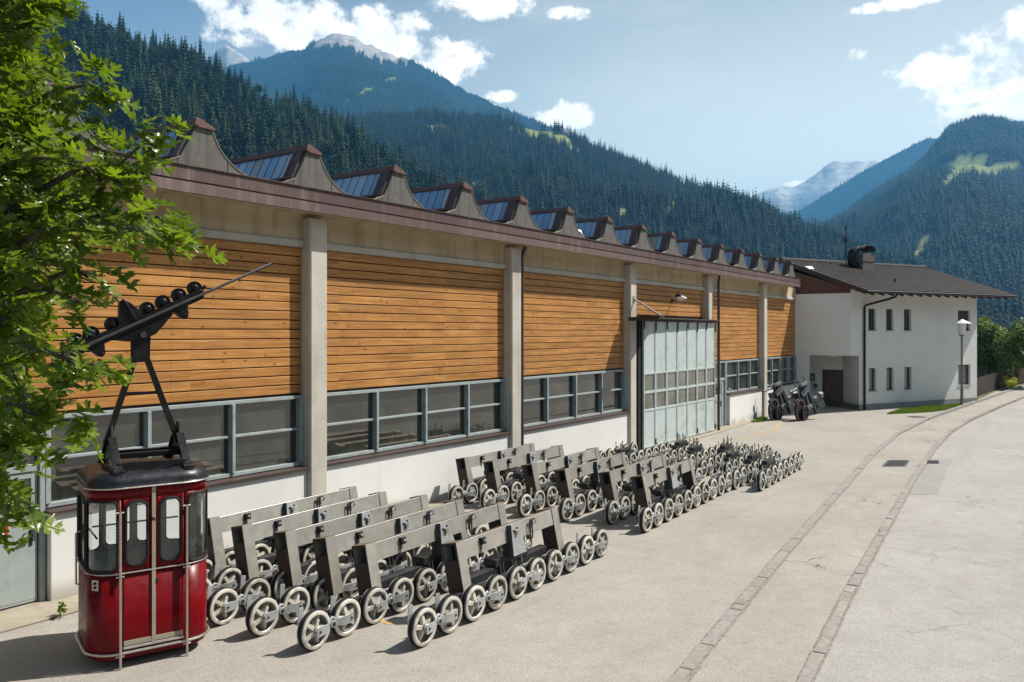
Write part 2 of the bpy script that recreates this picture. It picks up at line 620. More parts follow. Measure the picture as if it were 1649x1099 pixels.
M['yard'] = asphalt('yard asphalt', (0.28, 0.26, 0.23), (0.335, 0.312, 0.28), 0.0)
M['walk'] = asphalt('pavement asphalt', (0.285, 0.262, 0.23), (0.335, 0.312, 0.28), 0.75)
M['road'] = asphalt('road asphalt', (0.30, 0.282, 0.256), (0.345, 0.325, 0.30), 0.3)
M['patch'] = asphalt('newer asphalt patch', (0.26, 0.245, 0.225), (0.30, 0.285, 0.265), 0.0)
M['land'] = paint('meadow ground', (0.06, 0.085, 0.025), 0.9, var=0.35, scale=0.05)


def kerb_mat():
    m, nt, b, P = base_mat('kerb stone')
    at = N(nt, 'ShaderNodeAttribute')
    at.attribute_name = 'tint'
    c = ramp(nt, at.outputs['Fac'], [(0, (0.235, 0.215, 0.19)), (0.35, (0.265, 0.235, 0.205)), (0.7, (0.245, 0.23, 0.21)), (1, (0.29, 0.27, 0.24))])
    n1 = noise_n(nt, P, 9, 7, 0.7)
    c = mixc(nt, 0.9, c, ramp(nt, n1, [(0.3, (0.72, 0.7, 0.68)), (0.7, (1.2, 1.2, 1.2))]), 'MULTIPLY')
    setp(nt, b, Base_Color=c, Roughness=0.85)
    bump(nt, b, n1, 0.4, 0.01)
    return m


M['kerb'] = kerb_mat()
M['grate'] = paint('cast iron grate', (0.06, 0.06, 0.06), 0.6, 0.3)


def worn_paint(name, col, under, thr=0.5):
    m, nt, b, P = base_mat(name)
    n1 = mapr(nt, noise_n(nt, P, 14, 8, 0.75), thr - 0.12, thr + 0.12)
    setp(nt, b, Base_Color=mixc(nt, n1, col, under), Roughness=0.85)
    return m


M['yellow'] = worn_paint('worn yellow marking', (0.55, 0.33, 0.05), (0.27, 0.235, 0.2), 0.5)


# --- wheels, steel
M['steel'] = paint('raw steel girder', (0.30, 0.285, 0.25), 0.42, 0.25, 0.22, 3.0, 0.1, 40, dirt=(0.34, 0.33, 0.30), dscale=4, objvar=0.1)
M['rust'] = paint('rusty steel', (0.055, 0.034, 0.026), 0.75, 0.25, 0.3, 5, 0.2, 50)  # on the battery posts this dark brown also carries their shade
M['galv'] = paint('galvanised steel', (0.40, 0.42, 0.42), 0.4, 0.4, 0.2, 9, 0.0, dirt=(0.30, 0.31, 0.31), dscale=9, objvar=0.12)
M['darksteel'] = paint('dark greasy steel', (0.05, 0.052, 0.055), 0.5, 0.6, 0.3, 6)
M['rubber'] = paint('black rubber', (0.012, 0.012, 0.012), 0.7, 0, 0.3, 8, spec=0.3)
M['rim'] = paint('cream cast rim', (0.50, 0.475, 0.41), 0.5, 0.15, 0.16, 6, 0.1, 60, dirt=(0.24, 0.21, 0.165), dscale=8, objvar=0.2)
M['dish'] = paint('cast dish with painted shade', (0.17, 0.158, 0.135), 0.55, 0.15, 0.2, 6, 0.1, 60, dirt=(0.10, 0.09, 0.075), dscale=7, objvar=0.2)  # the rim's cream darkened; shade of the recess is put into the colour
M['bolt'] = paint('zinc bolt', (0.4, 0.36, 0.28), 0.4, 0.7)

# --- cabin
M['red'] = paint('red cabin paint', (0.135, 0.002, 0.004), 0.3, 0, 0.16, 3.0, dirt=(0.10, 0.004, 0.006), dscale=5, spec=0.16)
M['blackpaint'] = paint('black gloss paint', (0.006, 0.006, 0.008), 0.38, 0, 0.4, 6, 0.05, 30, dirt=(0.02, 0.019, 0.018), dscale=4, spec=0.25)
M['roofpaint'] = paint('black roof paint', (0.010, 0.011, 0.015), 0.34, 0, 0.35, 5, 0.06, 22, dirt=(0.04, 0.04, 0.042), dscale=6, spec=0.4)
M['alu'] = paint('aluminium trim', (0.50, 0.47, 0.41), 0.38, 0.85, 0.14, 10)
M['tan'] = paint('tan door seal', (0.34, 0.30, 0.22), 0.7)
M['inner'] = paint('cabin lining', (0.55, 0.51, 0.43), 0.7)
M['chrome'] = paint('polished duct', (0.65, 0.66, 0.68), 0.15, 1.0, 0.05)
M['rope'] = paint('wire rope', (0.10, 0.10, 0.10), 0.5, 0.7, 0.3, 40)


def glass_mat(name, tint=(0.9, 0.95, 0.95), dusty=0.08):
    m, nt, b, P = base_mat(name)
    nt.nodes.remove(b)
    tr = N(nt, 'ShaderNodeBsdfTransparent')
    tr.inputs[0].default_value = (*tint, 1)
    gl = N(nt, 'ShaderNodeBsdfGlossy')
    gl.inputs['Roughness'].default_value = 0.04
    df = N(nt, 'ShaderNodeBsdfDiffuse')
    df.inputs[0].default_value = (0.5, 0.5, 0.47, 1)
    fr = N(nt, 'ShaderNodeFresnel')
    fr.inputs[0].default_value = 1.5
    m1 = N(nt, 'ShaderNodeMixShader')
    nt.links.new(mth(nt, 'MULTIPLY', fr.outputs[0], 1.3), m1.inputs[0])
    nt.links.new(tr.outputs[0], m1.inputs[1])
    nt.links.new(gl.outputs[0], m1.inputs[2])
    m2 = N(nt, 'ShaderNodeMixShader')
    d = mapr(nt, noise_n(nt, P, 3, 6, 0.65), 0.35, 0.75, dusty * 0.4, dusty * 2)
    nt.links.new(d, m2.inputs[0])
    nt.links.new(m1.outputs[0], m2.inputs[1])
    nt.links.new(df.outputs[0], m2.inputs[2])
    nt.links.new(m2.outputs[0], nt.nodes['Material Output'].inputs[0])
    return m


M['glass'] = glass_mat('cabin glass', (0.95, 0.98, 0.98), 0.055)


# --- plants
def leaf_mat(name, c1, c2, trans=0.45, rough=0.35, spec=0.4):
    m, nt, b, P = base_mat(name)
    at = N(nt, 'ShaderNodeAttribute')
    at.attribute_name = 'tint'
    c = ramp(nt, at.outputs['Fac'], [(0, c1), (1, c2)])
    n1 = noise_n(nt, P, 30, 3)
    c = mixc(nt, 0.5, c, ramp(nt, n1, [(0.3, (0.8,) * 3), (0.7, (1.15,) * 3)]), 'MULTIPLY')
    setp(nt, b, Base_Color=c, Roughness=rough)
    b.inputs['Specular IOR Level'].default_value = spec
    tl = N(nt, 'ShaderNodeBsdfTranslucent')
    nt.links.new(mixc(nt, 1.0, c, (1.5, 1.65, 0.55), 'MULTIPLY'), tl.inputs[0])
    mx = N(nt, 'ShaderNodeMixShader')
    mx.inputs[0].default_value = trans
    nt.links.new(b.outputs[0], mx.inputs[1])
    nt.links.new(tl.outputs[0], mx.inputs[2])
    nt.links.new(mx.outputs[0], nt.nodes['Material Output'].inputs[0])
    return m


M['oak'] = leaf_mat('red oak leaves', (0.06, 0.105, 0.010), (0.17, 0.225, 0.022), 0.42, 0.3, 0.5)
M['bush'] = leaf_mat('broadleaf foliage', (0.05, 0.09, 0.014), (0.15, 0.19, 0.03), 0.3, 0.5, 0.3)
M['shrub'] = leaf_mat('yellow shrub leaves', (0.22, 0.24, 0.02), (0.42, 0.38, 0.04), 0.3, 0.5, 0.3)
M['grass'] = leaf_mat('lawn grass', (0.08, 0.13, 0.02), (0.15, 0.21, 0.035), 0.35, 0.6, 0.2)
M['bark'] = paint('oak bark', (0.09, 0.075, 0.06), 0.85, 0, 0.4, 12, 0.5, 40)


def forest_mat():
    m, nt, b, P = base_mat('conifer foliage')
    at = N(nt, 'ShaderNodeAttribute')
    at.attribute_name = 'tint'
    c = ramp(nt, at.outputs['Fac'], [(0, (0.001, 0.008, 0.004)), (0.45, (0.003, 0.017, 0.008)), (0.75, (0.015, 0.036, 0.013)), (1, (0.05, 0.062, 0.022))])
    setp(nt, b, Base_Color=c, Roughness=0.8)
    b.inputs['Specular IOR Level'].default_value = 0.15
    return m


M['forest'] = forest_mat()


def tree_mat():
    m, nt, b, P = base_mat('spruce needles')
    oi = N(nt, 'ShaderNodeObjectInfo')
    at = N(nt, 'ShaderNodeAttribute')
    at.attribute_name = 'tint'
    f = mth(nt, 'ADD', mth(nt, 'MULTIPLY', at.outputs['Fac'], 0.55), mth(nt, 'MULTIPLY', oi.outputs['Random'], 0.4))
    c = ramp(nt, f, [(0, (0.002, 0.011, 0.004)), (0.4, (0.008, 0.027, 0.008)), (0.7, (0.034, 0.058, 0.014)), (1, (0.085, 0.085, 0.022))])
    setp(nt, b, Base_Color=c, Roughness=0.8)
    b.inputs['Specular IOR Level'].default_value = 0.15
    return m


M['needles'] = tree_mat()


def hill_mat(name, rock=(0.30, 0.28, 0.26)):
    m, nt, b, P = base_mat(name)
    n1 = noise_n(nt, P, 0.03, 8, 0.7)
    c = ramp(nt, n1, [(0.3, (0.003, 0.007, 0.004)), (0.7, (0.009, 0.015, 0.007))])
    a1 = N(nt, 'ShaderNodeAttribute')
    a1.attribute_name = 'meadow'
    md = ramp(nt, noise_n(nt, P, 0.02, 6, 0.6), [(0.3, (0.13, 0.17, 0.05)), (0.7, (0.22, 0.24, 0.09))])
    c = mixc(nt, a1.outputs['Fac'], c, md)
    a2 = N(nt, 'ShaderNodeAttribute')
    a2.attribute_name = 'rock'
    rk = ramp(nt, noise_n(nt, P, 0.012, 9, 0.75, (1, 1, 2.5)), [(0.32, tuple(x * 0.45 for x in rock)), (0.62, tuple(x * 1.35 for x in rock))])
    c = mixc(nt, a2.outputs['Fac'], c, rk)
    setp(nt, b, Base_Color=c, Roughness=0.95)
    b.inputs['Specular IOR Level'].default_value = 0.1
    return m


M['hill'] = hill_mat('wooded slope')
M['alpine'] = hill_mat('alpine slope with painted haze', (0.62, 0.60, 0.57))  # rock lightened, so the far peak carries its haze in the colour
# ---------------------------------------------------------------- ground, road, kerbs
def sheet(name, poly, z, mat):
    mb = MB()
    mb.add([(x, y, z) for x, y in poly], [tuple(range(len(poly)))])
    o = mb.build(name, mat, fix=False)
    me = o.data
    if me.polygons[0].normal.z < 0:
        me.flip_normals()
    return tag(o, kind='structure')


KERB1 = [(-60, -14.5), (-20, -10.9), (-5, -9.75), (3.53, -9.26), (5.62, -9.02), (10.13, -8.55), (17.19, -7.9), (24.1, -7.25), (31.0, -6.85), (38.59, -6.98), (47.2, -7.55),
         (56, -8.2), (69.7, -9.2), (85, -12), (110, -20), (140, -34)]
KERB2 = [(-60, -15.9), (-20, -12.3), (-5, -11.15), (4.41, -10.51), (8.06, -10.15), (13.44, -9.72), (20.42, -9.18), (26.93, -8.75), (33, -8.55), (38.06, -8.65), (47, -9.2), (56.78, -9.9),
         (69, -11.1), (84, -14.2), (109, -22.5), (139, -36)]
g = 9000
sheet('ground', [(-g, -g), (g, -g), (g, g), (-g, g)], -0.02, M['land'])
sheet('yard', [(-60, 0.3), (-60, -14.5)] + KERB1[1:13] + [(62, -7.9), (50.6, -7.6), (41.2, 0.3)], 0.0, M['yard'])
sheet('pavement', KERB1 + KERB2[::-1], 0.004, M['walk'])
sheet('road', KERB2 + [(139, -60), (-60, -60)], 0.002, M['road'])
sheet('asphalt_patch', [(17.6, -9.55), (24.6, -8.98), (24.9, -9.6), (18.1, -10.1)], 0.006, M['patch'])
sheet('verge', [(56, -8.0), (69.7, -8.9), (69.7, 10), (50, 10), (50.6, -7.5)], -0.008, M['land'])


def seg_resample(pl, x0, x1):
    pts = [Vector((x, y, 0)) for x, y in pl]
    out, acc = [], 0
    for a, b in zip(pts[:-1], pts[1:]):
        L = (b - a).length
        n = max(1, int(L / 0.25))
        for i in range(n):
            p = a.lerp(b, i / n)
            if x0 <= p.x <= x1:
                out.append(p)
    return out


def kerb(name, pl, seed, w, lo=0.45, hi=1.15):
    rnd = random.Random(seed)
    pts = seg_resample(pl, -18, 100)
    d = [0.0]
    for a, b in zip(pts[:-1], pts[1:]):
        d.append(d[-1] + (b - a).length)

    def at(s):
        i = int(np.searchsorted(d, s)) - 1
        i = max(0, min(i, len(pts) - 2))
        t = (s - d[i]) / (d[i + 1] - d[i])
        return pts[i].lerp(pts[i + 1], t), (pts[i + 1] - pts[i]).normalized()
    mb = MB()
    tint = []
    s = 0.0
    while s < d[-1] - 1.3:
        L = rnd.uniform(lo, hi)
        if rnd.random() < 0.18:
            L = rnd.uniform(0.2, 0.4)
        p, u = at(s + 0.012)
        q, u2 = at(s + L - 0.012)
        sd = Vector((-u.y, u.x, 0)) * (w / 2 + rnd.uniform(-0.012, 0.012))
        sd2 = Vector((-u2.y, u2.x, 0)) * (w / 2 + rnd.uniform(-0.012, 0.012))
        jit = Vector((-u.y, u.x, 0)) * rnd.uniform(-0.015, 0.015)
        h = 0.022 + 0.09 * min(max((p.x - 27) / 12, 0), 1) + rnd.uniform(-0.006, 0.008)
        zt, zb = Vector((0, 0, h)), Vector((0, 0, -0.08))
        c = 0.006
        v = [p - sd + jit + zb, p + sd + jit + zb, q + sd2 + jit + zb, q - sd2 + jit + zb]
        ins = [Vector((0, 0, 0))] * 4
        ct = (p + q) / 2 + jit
        top = [x - zb + zt for x in v]
        top2 = [t + (ct + zt - t).normalized() * 0.014 for t in top]
        top = [t - Vector((0, 0, c)) for t in top]
        mb.add(v + top + top2, [(0, 1, 5, 4), (1, 2, 6, 5), (2, 3, 7, 6), (3, 0, 4, 7), (4, 5, 9, 8), (5, 6, 10, 9), (6, 7, 11, 10), (7, 4, 8, 11), (8, 9, 10, 11)])
        tint += [rnd.random()] * 12
        s += L - 0.008
    o = mb.build(name, M['kerb'])
    at_ = o.data.attributes.new('tint', 'FLOAT', 'POINT')
    at_.data.foreach_set('value', tint)
    return tag(o, kind='structure')


def joint(name, pl, w):
    pts = seg_resample(pl, -18, 100)
    V, F = [], []
    rnd = random.Random(len(name))
    for i, p in enumerate(pts):
        u = (pts[min(i + 1, len(pts) - 1)] - pts[max(i - 1, 0)]).normalized()
        sd = Vector((-u.y, u.x, 0))
        a, b = p + sd * (w / 2 + 0.022 + rnd.uniform(0, 0.014)), p - sd * (w / 2 + 0.035 + rnd.uniform(0, 0.02))
        V += [(a.x, a.y, 0.0075), (b.x, b.y, 0.0075)]
        if i:
            F.append((2 * i - 2, 2 * i - 1, 2 * i + 1, 2 * i))
    mb = MB()
    mb.add(V, F)
    o = mb.build(name, M['joint'], fix=False)
    if o.data.polygons[0].normal.z < 0:
        o.data.flip_normals()
    tag(o, kind='structure')


M['joint'] = worn_paint('dark strip along the kerb', (0.13, 0.105, 0.08), (0.26, 0.235, 0.205), 0.5)  # darker brown strips bordering both kerbs
joint('inner_kerb_dirt', KERB1, 0.165)
joint('outer_kerb_dirt', KERB2, 0.14)
kerb('inner_kerb', KERB1, 3, 0.165)
kerb('outer_kerb', KERB2, 8, 0.14, 0.3, 0.95)

# worn yellow parking lines
mb = MB()
for (x0, y0, x1, y1) in [(3.03, -5.1, 3.05, -3.2), (10.1, -5.25, 10.12, -4.0), (10.12, -2.9, 10.12, -1.6), (25.75, -1.0, 25.9, -2.2), (28.4, -1.95, 30.3, -2.16), (30.3, -2.1, 33.2, -1.5), (26.0, -2.2, 30.0, -2.4)]:
    p, q = Vector((x0, y0, 0.004)), Vector((x1, y1, 0.004))
    sd = (q - p).normalized().cross(Vector((0, 0, 1))) * 0.055
    mb.add([p - sd, q - sd, q + sd, p + sd], [(0, 1, 2, 3)])
tag(mb.build('yellow_markings', M['yellow']), kind='structure')


def grate(name, label, pts, z, slots=True):
    mb = MB()
    P = [Vector((x, y, z)) for x, y in pts]
    mb.prism(P, (0, 0, 0.008))
    if slots:
        for i in range(9):
            t = (i + 0.7) / 9.4
            a = P[0].lerp(P[1], t).lerp(P[3].lerp(P[2], t), 0.12)
            b = P[0].lerp(P[1], t).lerp(P[3].lerp(P[2], t), 0.88)
            mb.bar(a + Vector((0, 0, 0.011)), b + Vector((0, 0, 0.011)), 0.035, 0.01)
    return tag(mb.build(name, M['grate']), label, 'drain cover')


grate('drain_grate', 'dark slotted drain grate between the two lines of kerb stones', [(21.98, -8.01), (23.44, -7.92), (23.84, -8.5), (22.43, -8.62)], 0.005)
grate('drain_grate', 'small dark drain grate in the road patch beside the outer kerb', [(23.4, -8.99), (24.1, -8.95), (24.3, -9.3), (23.6, -9.4)], 0.007)
mb = MB()
mb.lathe([(0, 0.012), (0.42, 0.012), (0.44, 0.002)], (39.2, -6.35, 0), n=28)
tag(mb.build('manhole_cover', M['grate']), 'round iron manhole cover near the lawn by the white house', 'manhole cover')

# ---------------------------------------------------------------- factory hall
hall = thing('factory_hall', 'long concrete hall with timber cladding, strip windows and a sawtooth roof', 'factory hall')
XL, XR = -8.63, 40.7
PIL = [-8.63, -1.43, 5.77, 12.97, 20.17, 27.37, 34.57]
PW = 0.47

mb = MB()
mb.prism([(-12, -0.92, 0), (1, -0.88, 0), (27.5, -0.69, 0), (35.2, -0.3, 0), (40.5, -0.28, 0), (40.5, 0.2, 0), (-12, 0.2, 0)], (0, 0, 0.035))
mb.build('concrete_apron', M['apron'], hall, 0.01)
# shell behind the facade: floor, back wall, end walls
mb = MB()
mb.box(XL, XR - 0.05, 0.22, 17.8, -0.1, 0.01)
mb.box(XL, XR - 0.05, 17.6, 17.8, 0.01, 6.6)
mb.box(XL, XL + 0.2, 0.3, 17.6, 0.01, 6.6)
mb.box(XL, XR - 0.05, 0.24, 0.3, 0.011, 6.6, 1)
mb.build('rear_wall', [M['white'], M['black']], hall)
mb = MB()
mb.box(XL - 0.3, 39.35, -0.54, 18.2, 6.63, 7.02)
mb.build('roof_slab', M['beam'], hall)
mb = MB()
mb.box(XL - 0.3, 39.4, -0.60, -0.54, 6.785, 6.82, 2)
mb.box(XL - 0.3, 39.4, -0.625, -0.545, 6.60, 6.785, 0)
mb.box(XL - 0.3, 39.4, -0.61, -0.545, 6.82, 7.06, 1)
mb.box(XL - 0.3, 39.4, -0.64, -0.50, 7.06, 7.075, 1)
mb.build('fascia', [M['fascia'], M['fascia2'], M['black']], hall)
for i, x in enumerate(PIL):
    mb = MB()
    z1 = 6.53
    c = 0.03
    # chamfered front corners
    mb.prism([(x, 0.23, 0), (x, -0.25 + c, 0), (x + c, -0.25, 0), (x + PW - c, -0.25, 0), (x + PW, -0.25 + c, 0), (x + PW, 0.23, 0)], (0, 0, z1))
    mb.box(x, x + PW, 0.0, 0.22, z1 + 0.002, 6.63, 1)
    mb.box(x, x + PW, -0.235, 0.0, z1, z1 + 0.012, 1)
    mb.build('concrete_pillar', [M['concrete'], M['beam']], hall, 0.008)

BAYS = [(XL + PW, PIL[1], None, None), (PIL[1] + PW, PIL[2], 'door', [-0.96, 0.62, 2.36, 4.07, 5.77]), (PIL[2] + PW, PIL[3], None, None), (PIL[3] + PW, PIL[4], None, None),
        (PIL[4] + PW, PIL[5], 'garage', None), (PIL[5] + PW, PIL[6], 'door', [27.84, 29.9, 31.5, 33.1, 34.57]), (PIL[6] + PW, XR, None, None)]
ZS, ZW, ZL, ZB = 1.46, 2.93, 5.93, 6.10


def person_door(x0, x1, sign):
    """steel door with glazed top, and a fixed light over it"""
    d0, d1 = (x0 + 0.55, x1 - 0.09) if sign == 'red' else (x0 + 0.42, x1 - 0.45)
    mb = MB()
    Y0, Y1 = -0.02, 0.1
    mb.box(x1 - 0.07, x1 + 0.01, Y0 - 0.03, Y1, 0.03, ZW - 0.03)
    mb.box(x0, x0 + 0.07, Y0 - 0.03, Y1, 0.03, ZW - 0.03)
    mb.box(x0 + 0.07, x1 - 0.07, Y0, Y1, 2.06, 2.17)
    mb.box(x0 + 0.07, x1 - 0.07, Y0, Y1, ZW - 0.09, ZW - 0.03)
    mb.box(d0 - 0.07, d0 - 0.005, Y0, Y1, 0.03, 2.06)
    mb.box(x0 + 0.07, d0 - 0.07, 0.02, 0.08, 0.03, 2.06)
    if d1 < x1 - 0.2:
        mb.box(d1 + 0.005, d1 + 0.07, Y0, Y1, 0.03, 2.06)
        mb.box(d1 + 0.07, x1 - 0.07, 0.02, 0.08, 0.03, 2.06)
    fr = mb.build('door_frame', M['winframe'], hall, 0.006)
    pm = MB()
    pm.box(x0 + 0.07, x1 - 0.07, 0.05, 0.055, 2.17, ZW - 0.09)
    pm.build('pane', M['pane'], fr)
    mb = MB()
    mb.box(d0, d1, 0.0, 0.05, 0.06, 1.42)
    for a, b, c, d in ((d0, d0 + 0.09, 1.42, 2.05), (d1 - 0.09, d1, 1.42, 2.05), (d0 + 0.09, d1 - 0.09, 1.96, 2.05), (d0 + 0.09, d1 - 0.09, 1.42, 1.47)):
        mb.box(a, b, 0.0, 0.05, c, d)
    mb.box(d0 + 0.03, d1 - 0.03, -0.006, 0.0, 0.1, 1.40)
    leaf = mb.build('door', M['leafpaint'], hall, 0.004)
    pm = MB()
    pm.box(d0 + 0.09, d1 - 0.09, 0.02, 0.03, 1.47, 1.96)
    pm.build('pane', M['pane'], leaf)
    hb = MB()
    hb.box(d1 - 0.12, d1 - 0.075, -0.02, -0.005, 0.93, 1.17)
    hb.tube([(d1 - 0.1, -0.02, 1.07), (d1 - 0.1, -0.07, 1.07), (d1 - 0.24, -0.075, 1.07)], 0.011, 8)
    hb.build('handle', M['rubber'], leaf)
    if sign == 'red':
        sb = MB()
        sb.box(-0.42, 0.105, -0.014, -0.008, 1.08, 1.36, 0)
        for a, b, c, d in ((-0.42, 0.105, 1.33, 1.36), (-0.42, 0.105, 1.08, 1.12), (0.06, 0.105, 1.12, 1.33), (-0.3, 0.0, 1.2, 1.25)):
            sb.box(a, b, -0.017, -0.0142, c, d, 1)
        sb.build('notice', [M['signwhite'], M['signred']], leaf)
    else:
        sb = MB()
        for cx in (d0 + 0.2, d0 + 0.45):
            sb.prism([(cx - 0.1, -0.014, 1.08), (cx + 0.1, -0.014, 1.08), (cx, -0.014, 1.34)], (0, 0.006, 0), 1)
            sb.prism([(cx - 0.075, -0.018, 1.095), (cx + 0.075, -0.018, 1.095), (cx, -0.018, 1.29)], (0, 0.003, 0), 0)
            sb.prism([(cx - 0.012, -0.021, 1.12), (cx + 0.008, -0.021, 1.12), (cx + 0.016, -0.021, 1.24), (cx - 0.008, -0.021, 1.24)], (0, 0.002, 0), 1)
        sb.build('warning_sign', [M['signyellow'], M['rubber']], leaf)
        wb = MB()
        wb.box(d0 - 0.38, d0 - 0.09, -0.04, 0.0, 0.06, 2.0)
        wb.build('side_panel', M['signwhite'], leaf)


M['signwhite'] = paint('white enamel', (0.72, 0.72, 0.70), 0.4, var=0.05)
M['signred'] = paint('red print', (0.5, 0.02, 0.02), 0.4, var=0.05)
M['signyellow'] = paint('warning yellow', (0.62, 0.36, 0.02), 0.4, var=0.05)


def window_strip(cols, x0, x1):
    fb, gb = MB(), MB()
    zm = (ZS + ZW) / 2 + 0.02
    Y0, Y1 = -0.02, 0.12
    fb.box(x0, x1, Y0, Y1, ZS, ZS + 0.07)
    fb.box(x0, x1, Y0, Y1, ZW - 0.10, ZW - 0.031)
    xs = sorted(set([x0] + [c for c in cols if x0 <= c <= x1] + [x1]))
    for i, x in enumerate(xs):
        w = 0.034
        a, b = x - w, x + w
        a, b = max(a, x0), min(b, x1)
        if i == len(xs) - 1:
            a = x - 0.10
        if i == 0:
            b = x + 0.08
        fb.box(a, b, Y0 - 0.04, Y1, ZS + 0.07, ZW - 0.10)
    for p, q in zip(xs[:-1], xs[1:]):
        fb.box(p + 0.045, q - 0.045, Y0 + 0.02, Y1, zm - 0.024, zm + 0.024)
    fr = fb.build('window', M['winframe'], hall, 0.006)
    gb.box(x0 + 0.03, x1 - 0.03, 0.08, 0.085, ZS + 0.03, ZW - 0.05)
    gb.build('pane', M['pane'], fr)


for (x0, x1, kind, cols) in BAYS:
    wood_z0 = 4.66 if kind == 'garage' else ZW
    # beam and ledge
    mb = MB()
    mb.box(x0 + 0.003, x1 - 0.003, 0.0, 0.22, ZB, 6.63)
    mb.build('concrete_beam', M['beam'], hall)
    mb = MB()
    mb.prism([(x0 + 0.02, 0.2, ZL), (x0 + 0.02, -0.045, ZL + 0.012), (x0 + 0.02, -0.065, ZL + 0.03), (x0 + 0.02, -0.065, ZB - 0.03), (x0 + 0.02, -0.03, ZB), (x0 + 0.02, 0.2, ZB)], (x1 - x0 - 0.04, 0, 0))
    mb.build('ledge', M['ledge'], hall)
    # planks
    mb = MB()
    h = 3.0 / 16
    z = ZL - h
    seam = None if kind == 'garage' else x0 + (x1 - x0) * 0.56
    while z > wood_z0 - 0.01:
        zz0 = max(z, wood_z0)
        for a, b in ([(x0 + 0.01, x1 - 0.01)] if seam is None else [(x0 + 0.01, seam - 0.0015), (seam + 0.0015, x1 - 0.01)]):
            mb.prism([(a, 0.06, zz0 + 0.020), (a, 0.034, zz0 + 0.020), (a, 0.028, zz0 + 0.027), (a, 0.028, z + h - 0.006), (a, 0.036, z + h), (a, 0.06, z + h)], (b - a, 0, 0))
        z -= h
    mb.box(x0 + 0.005, x1 - 0.005, 0.061, 0.2, wood_z0 - 0.03, ZL, 1)
    mb.build('wood_cladding', [M['wood'], M['gapwood']], hall)
    if kind == 'garage':
        continue
    wx0, wx1 = x0, x1
    if cols is None:
        cols = [x0 + (x1 - x0) * i / 4 for i in range(5)]
    if kind == 'door':
        person_door(cols[0], cols[1], 'red' if x0 < 10 else 'yellow')
        wx0 = cols[1] + 0.012
    window_strip(cols, wx0, wx1)
    wl = wx0 + (0.0 if kind != 'door' else 0.03)
    if x0 > 25 and kind == 'door':
        wl = wx0 + 0.2
    mb = MB()
    mb.box(wl, x1, -0.15, 0.12, 0.0, ZS - 0.075)
    mb.build('base_wall', M['white'], hall, 0.012)
    mb = MB()
    e = 0.05 if kind == 'door' else 0.0
    mb.prism([(wl - e, 0.13, ZS - 0.004), (wl - e, -0.21, ZS - 0.03), (wl - e, -0.21, ZS - 0.075), (wl - e, 0.13, ZS - 0.074)], (x1 - wl + e, 0, 0))
    mb.build('sill', M['brown'], hall, 0.005)

# --- garage door
GX0, GX1, GZ = 20.93, 27.75, 4.58
mb = MB()
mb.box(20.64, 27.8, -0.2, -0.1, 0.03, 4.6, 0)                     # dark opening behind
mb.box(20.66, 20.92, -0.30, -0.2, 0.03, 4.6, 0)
mb.box(20.3, 27.95, -0.44, -0.29, GZ + 0.02, GZ + 0.075, 1)         # rail
for i in range(8):
    x = GX0 + (GX1 - GX0) * i / 7
    mb.box(x - 0.03, x + 0.03, -0.42, -0.39, GZ - 0.28, GZ + 0.02, 1)
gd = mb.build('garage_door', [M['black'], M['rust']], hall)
tag(gd, 'pale grey green folding door of seven tall glazed leaves')
lw = (GX1 - GX0) / 7
for i in range(7):
    a, b = GX0 + lw * i + 0.012, GX0 + lw * (i + 1) - 0.012
    mb = MB()
    Y0, Y1 = -0.38, -0.31
    fz = [0.06, 1.36, 1.44, 2.0, 2.09, 2.68, 2.78, GZ]
    mb.box(a, a + 0.055, Y0, Y1, 0.06, GZ)
    mb.box(b - 0.055, b, Y0, Y1, 0.06, GZ)
    for z0, z1 in ((0.06, 0.13), (1.36, 1.44), (2.0, 2.09), (2.68, 2.76), (GZ - 0.07, GZ)):
        mb.box(a + 0.055, b - 0.055, Y0 + 0.004, Y1, z0, z1)
    mb.box(a + 0.055, b - 0.055, Y0 + 0.022, Y1, 0.13, 1.36)
    mb.box(a + 0.055, b - 0.055, Y0 + 0.022, Y1, 2.76, GZ - 0.07)
    mb.box(a + 0.055, b - 0.055, Y0 + 0.04, Y1, 1.44, 2.0, 1)
    mb.box(a + 0.055, b - 0.055, Y0 + 0.04, Y1, 2.09, 2.68, 1)
    mb.box(b - 0.004, b + 0.02, Y0 + 0.03, Y1, 0.06, GZ, 2)
    if i % 2 == 0:
        for zz in (0.12, 4.2):
            mb.cyl((b, Y0 - 0.02, zz), (b, Y0 - 0.02, zz + 0.22), 0.022, 8, 3)
    mb.build('door_leaf', [M['doorpaint'], M['gpane'], M['black'], M['darksteel']], gd, 0.004)

mb = MB()
mb.prism([(19.9, -0.26, 4.66), (19.9, -1.46, 4.70), (20.3, -1.46, 4.70), (21.7, -0.64, 4.67), (27.95, -0.50, 4.66), (27.95, -0.26, 4.66)], (0, 0, 0.05))
mb.bar((19.93, -0.3, 4.62), (19.93, -1.44, 4.66), 0.07, 0.09)
cn = mb.build('door_canopy', M['rust'], hall, 0.004)
mb = MB()
mb.tube([(20.42, -0.25, 5.36), (20.2, -1.36, 4.75)], 0.035, 10)
mb.box(20.34, 20.5, -0.28, -0.25, 5.26, 5.46)
mb.build('strut', M['galv'], cn)

# --- downpipes
for px, py in ((13.56, -0.17), (28.03, -0.42)):
    mb = MB()
    mb.tube([(px, py, 0.03), (px, py, 6.3), (px, -0.3 if py > -0.3 else -0.45, 6.6)], 0.058, 12)
    for z in (1.2, 3.2, 5.2):
        mb.tube([(px, py, z), (px, py, z + 0.04)], 0.068, 12)
        mb.box(px - 0.012, px + 0.012, py, py + 0.25, z, z + 0.03)
    mb.build('downpipe', M['brown'], hall)

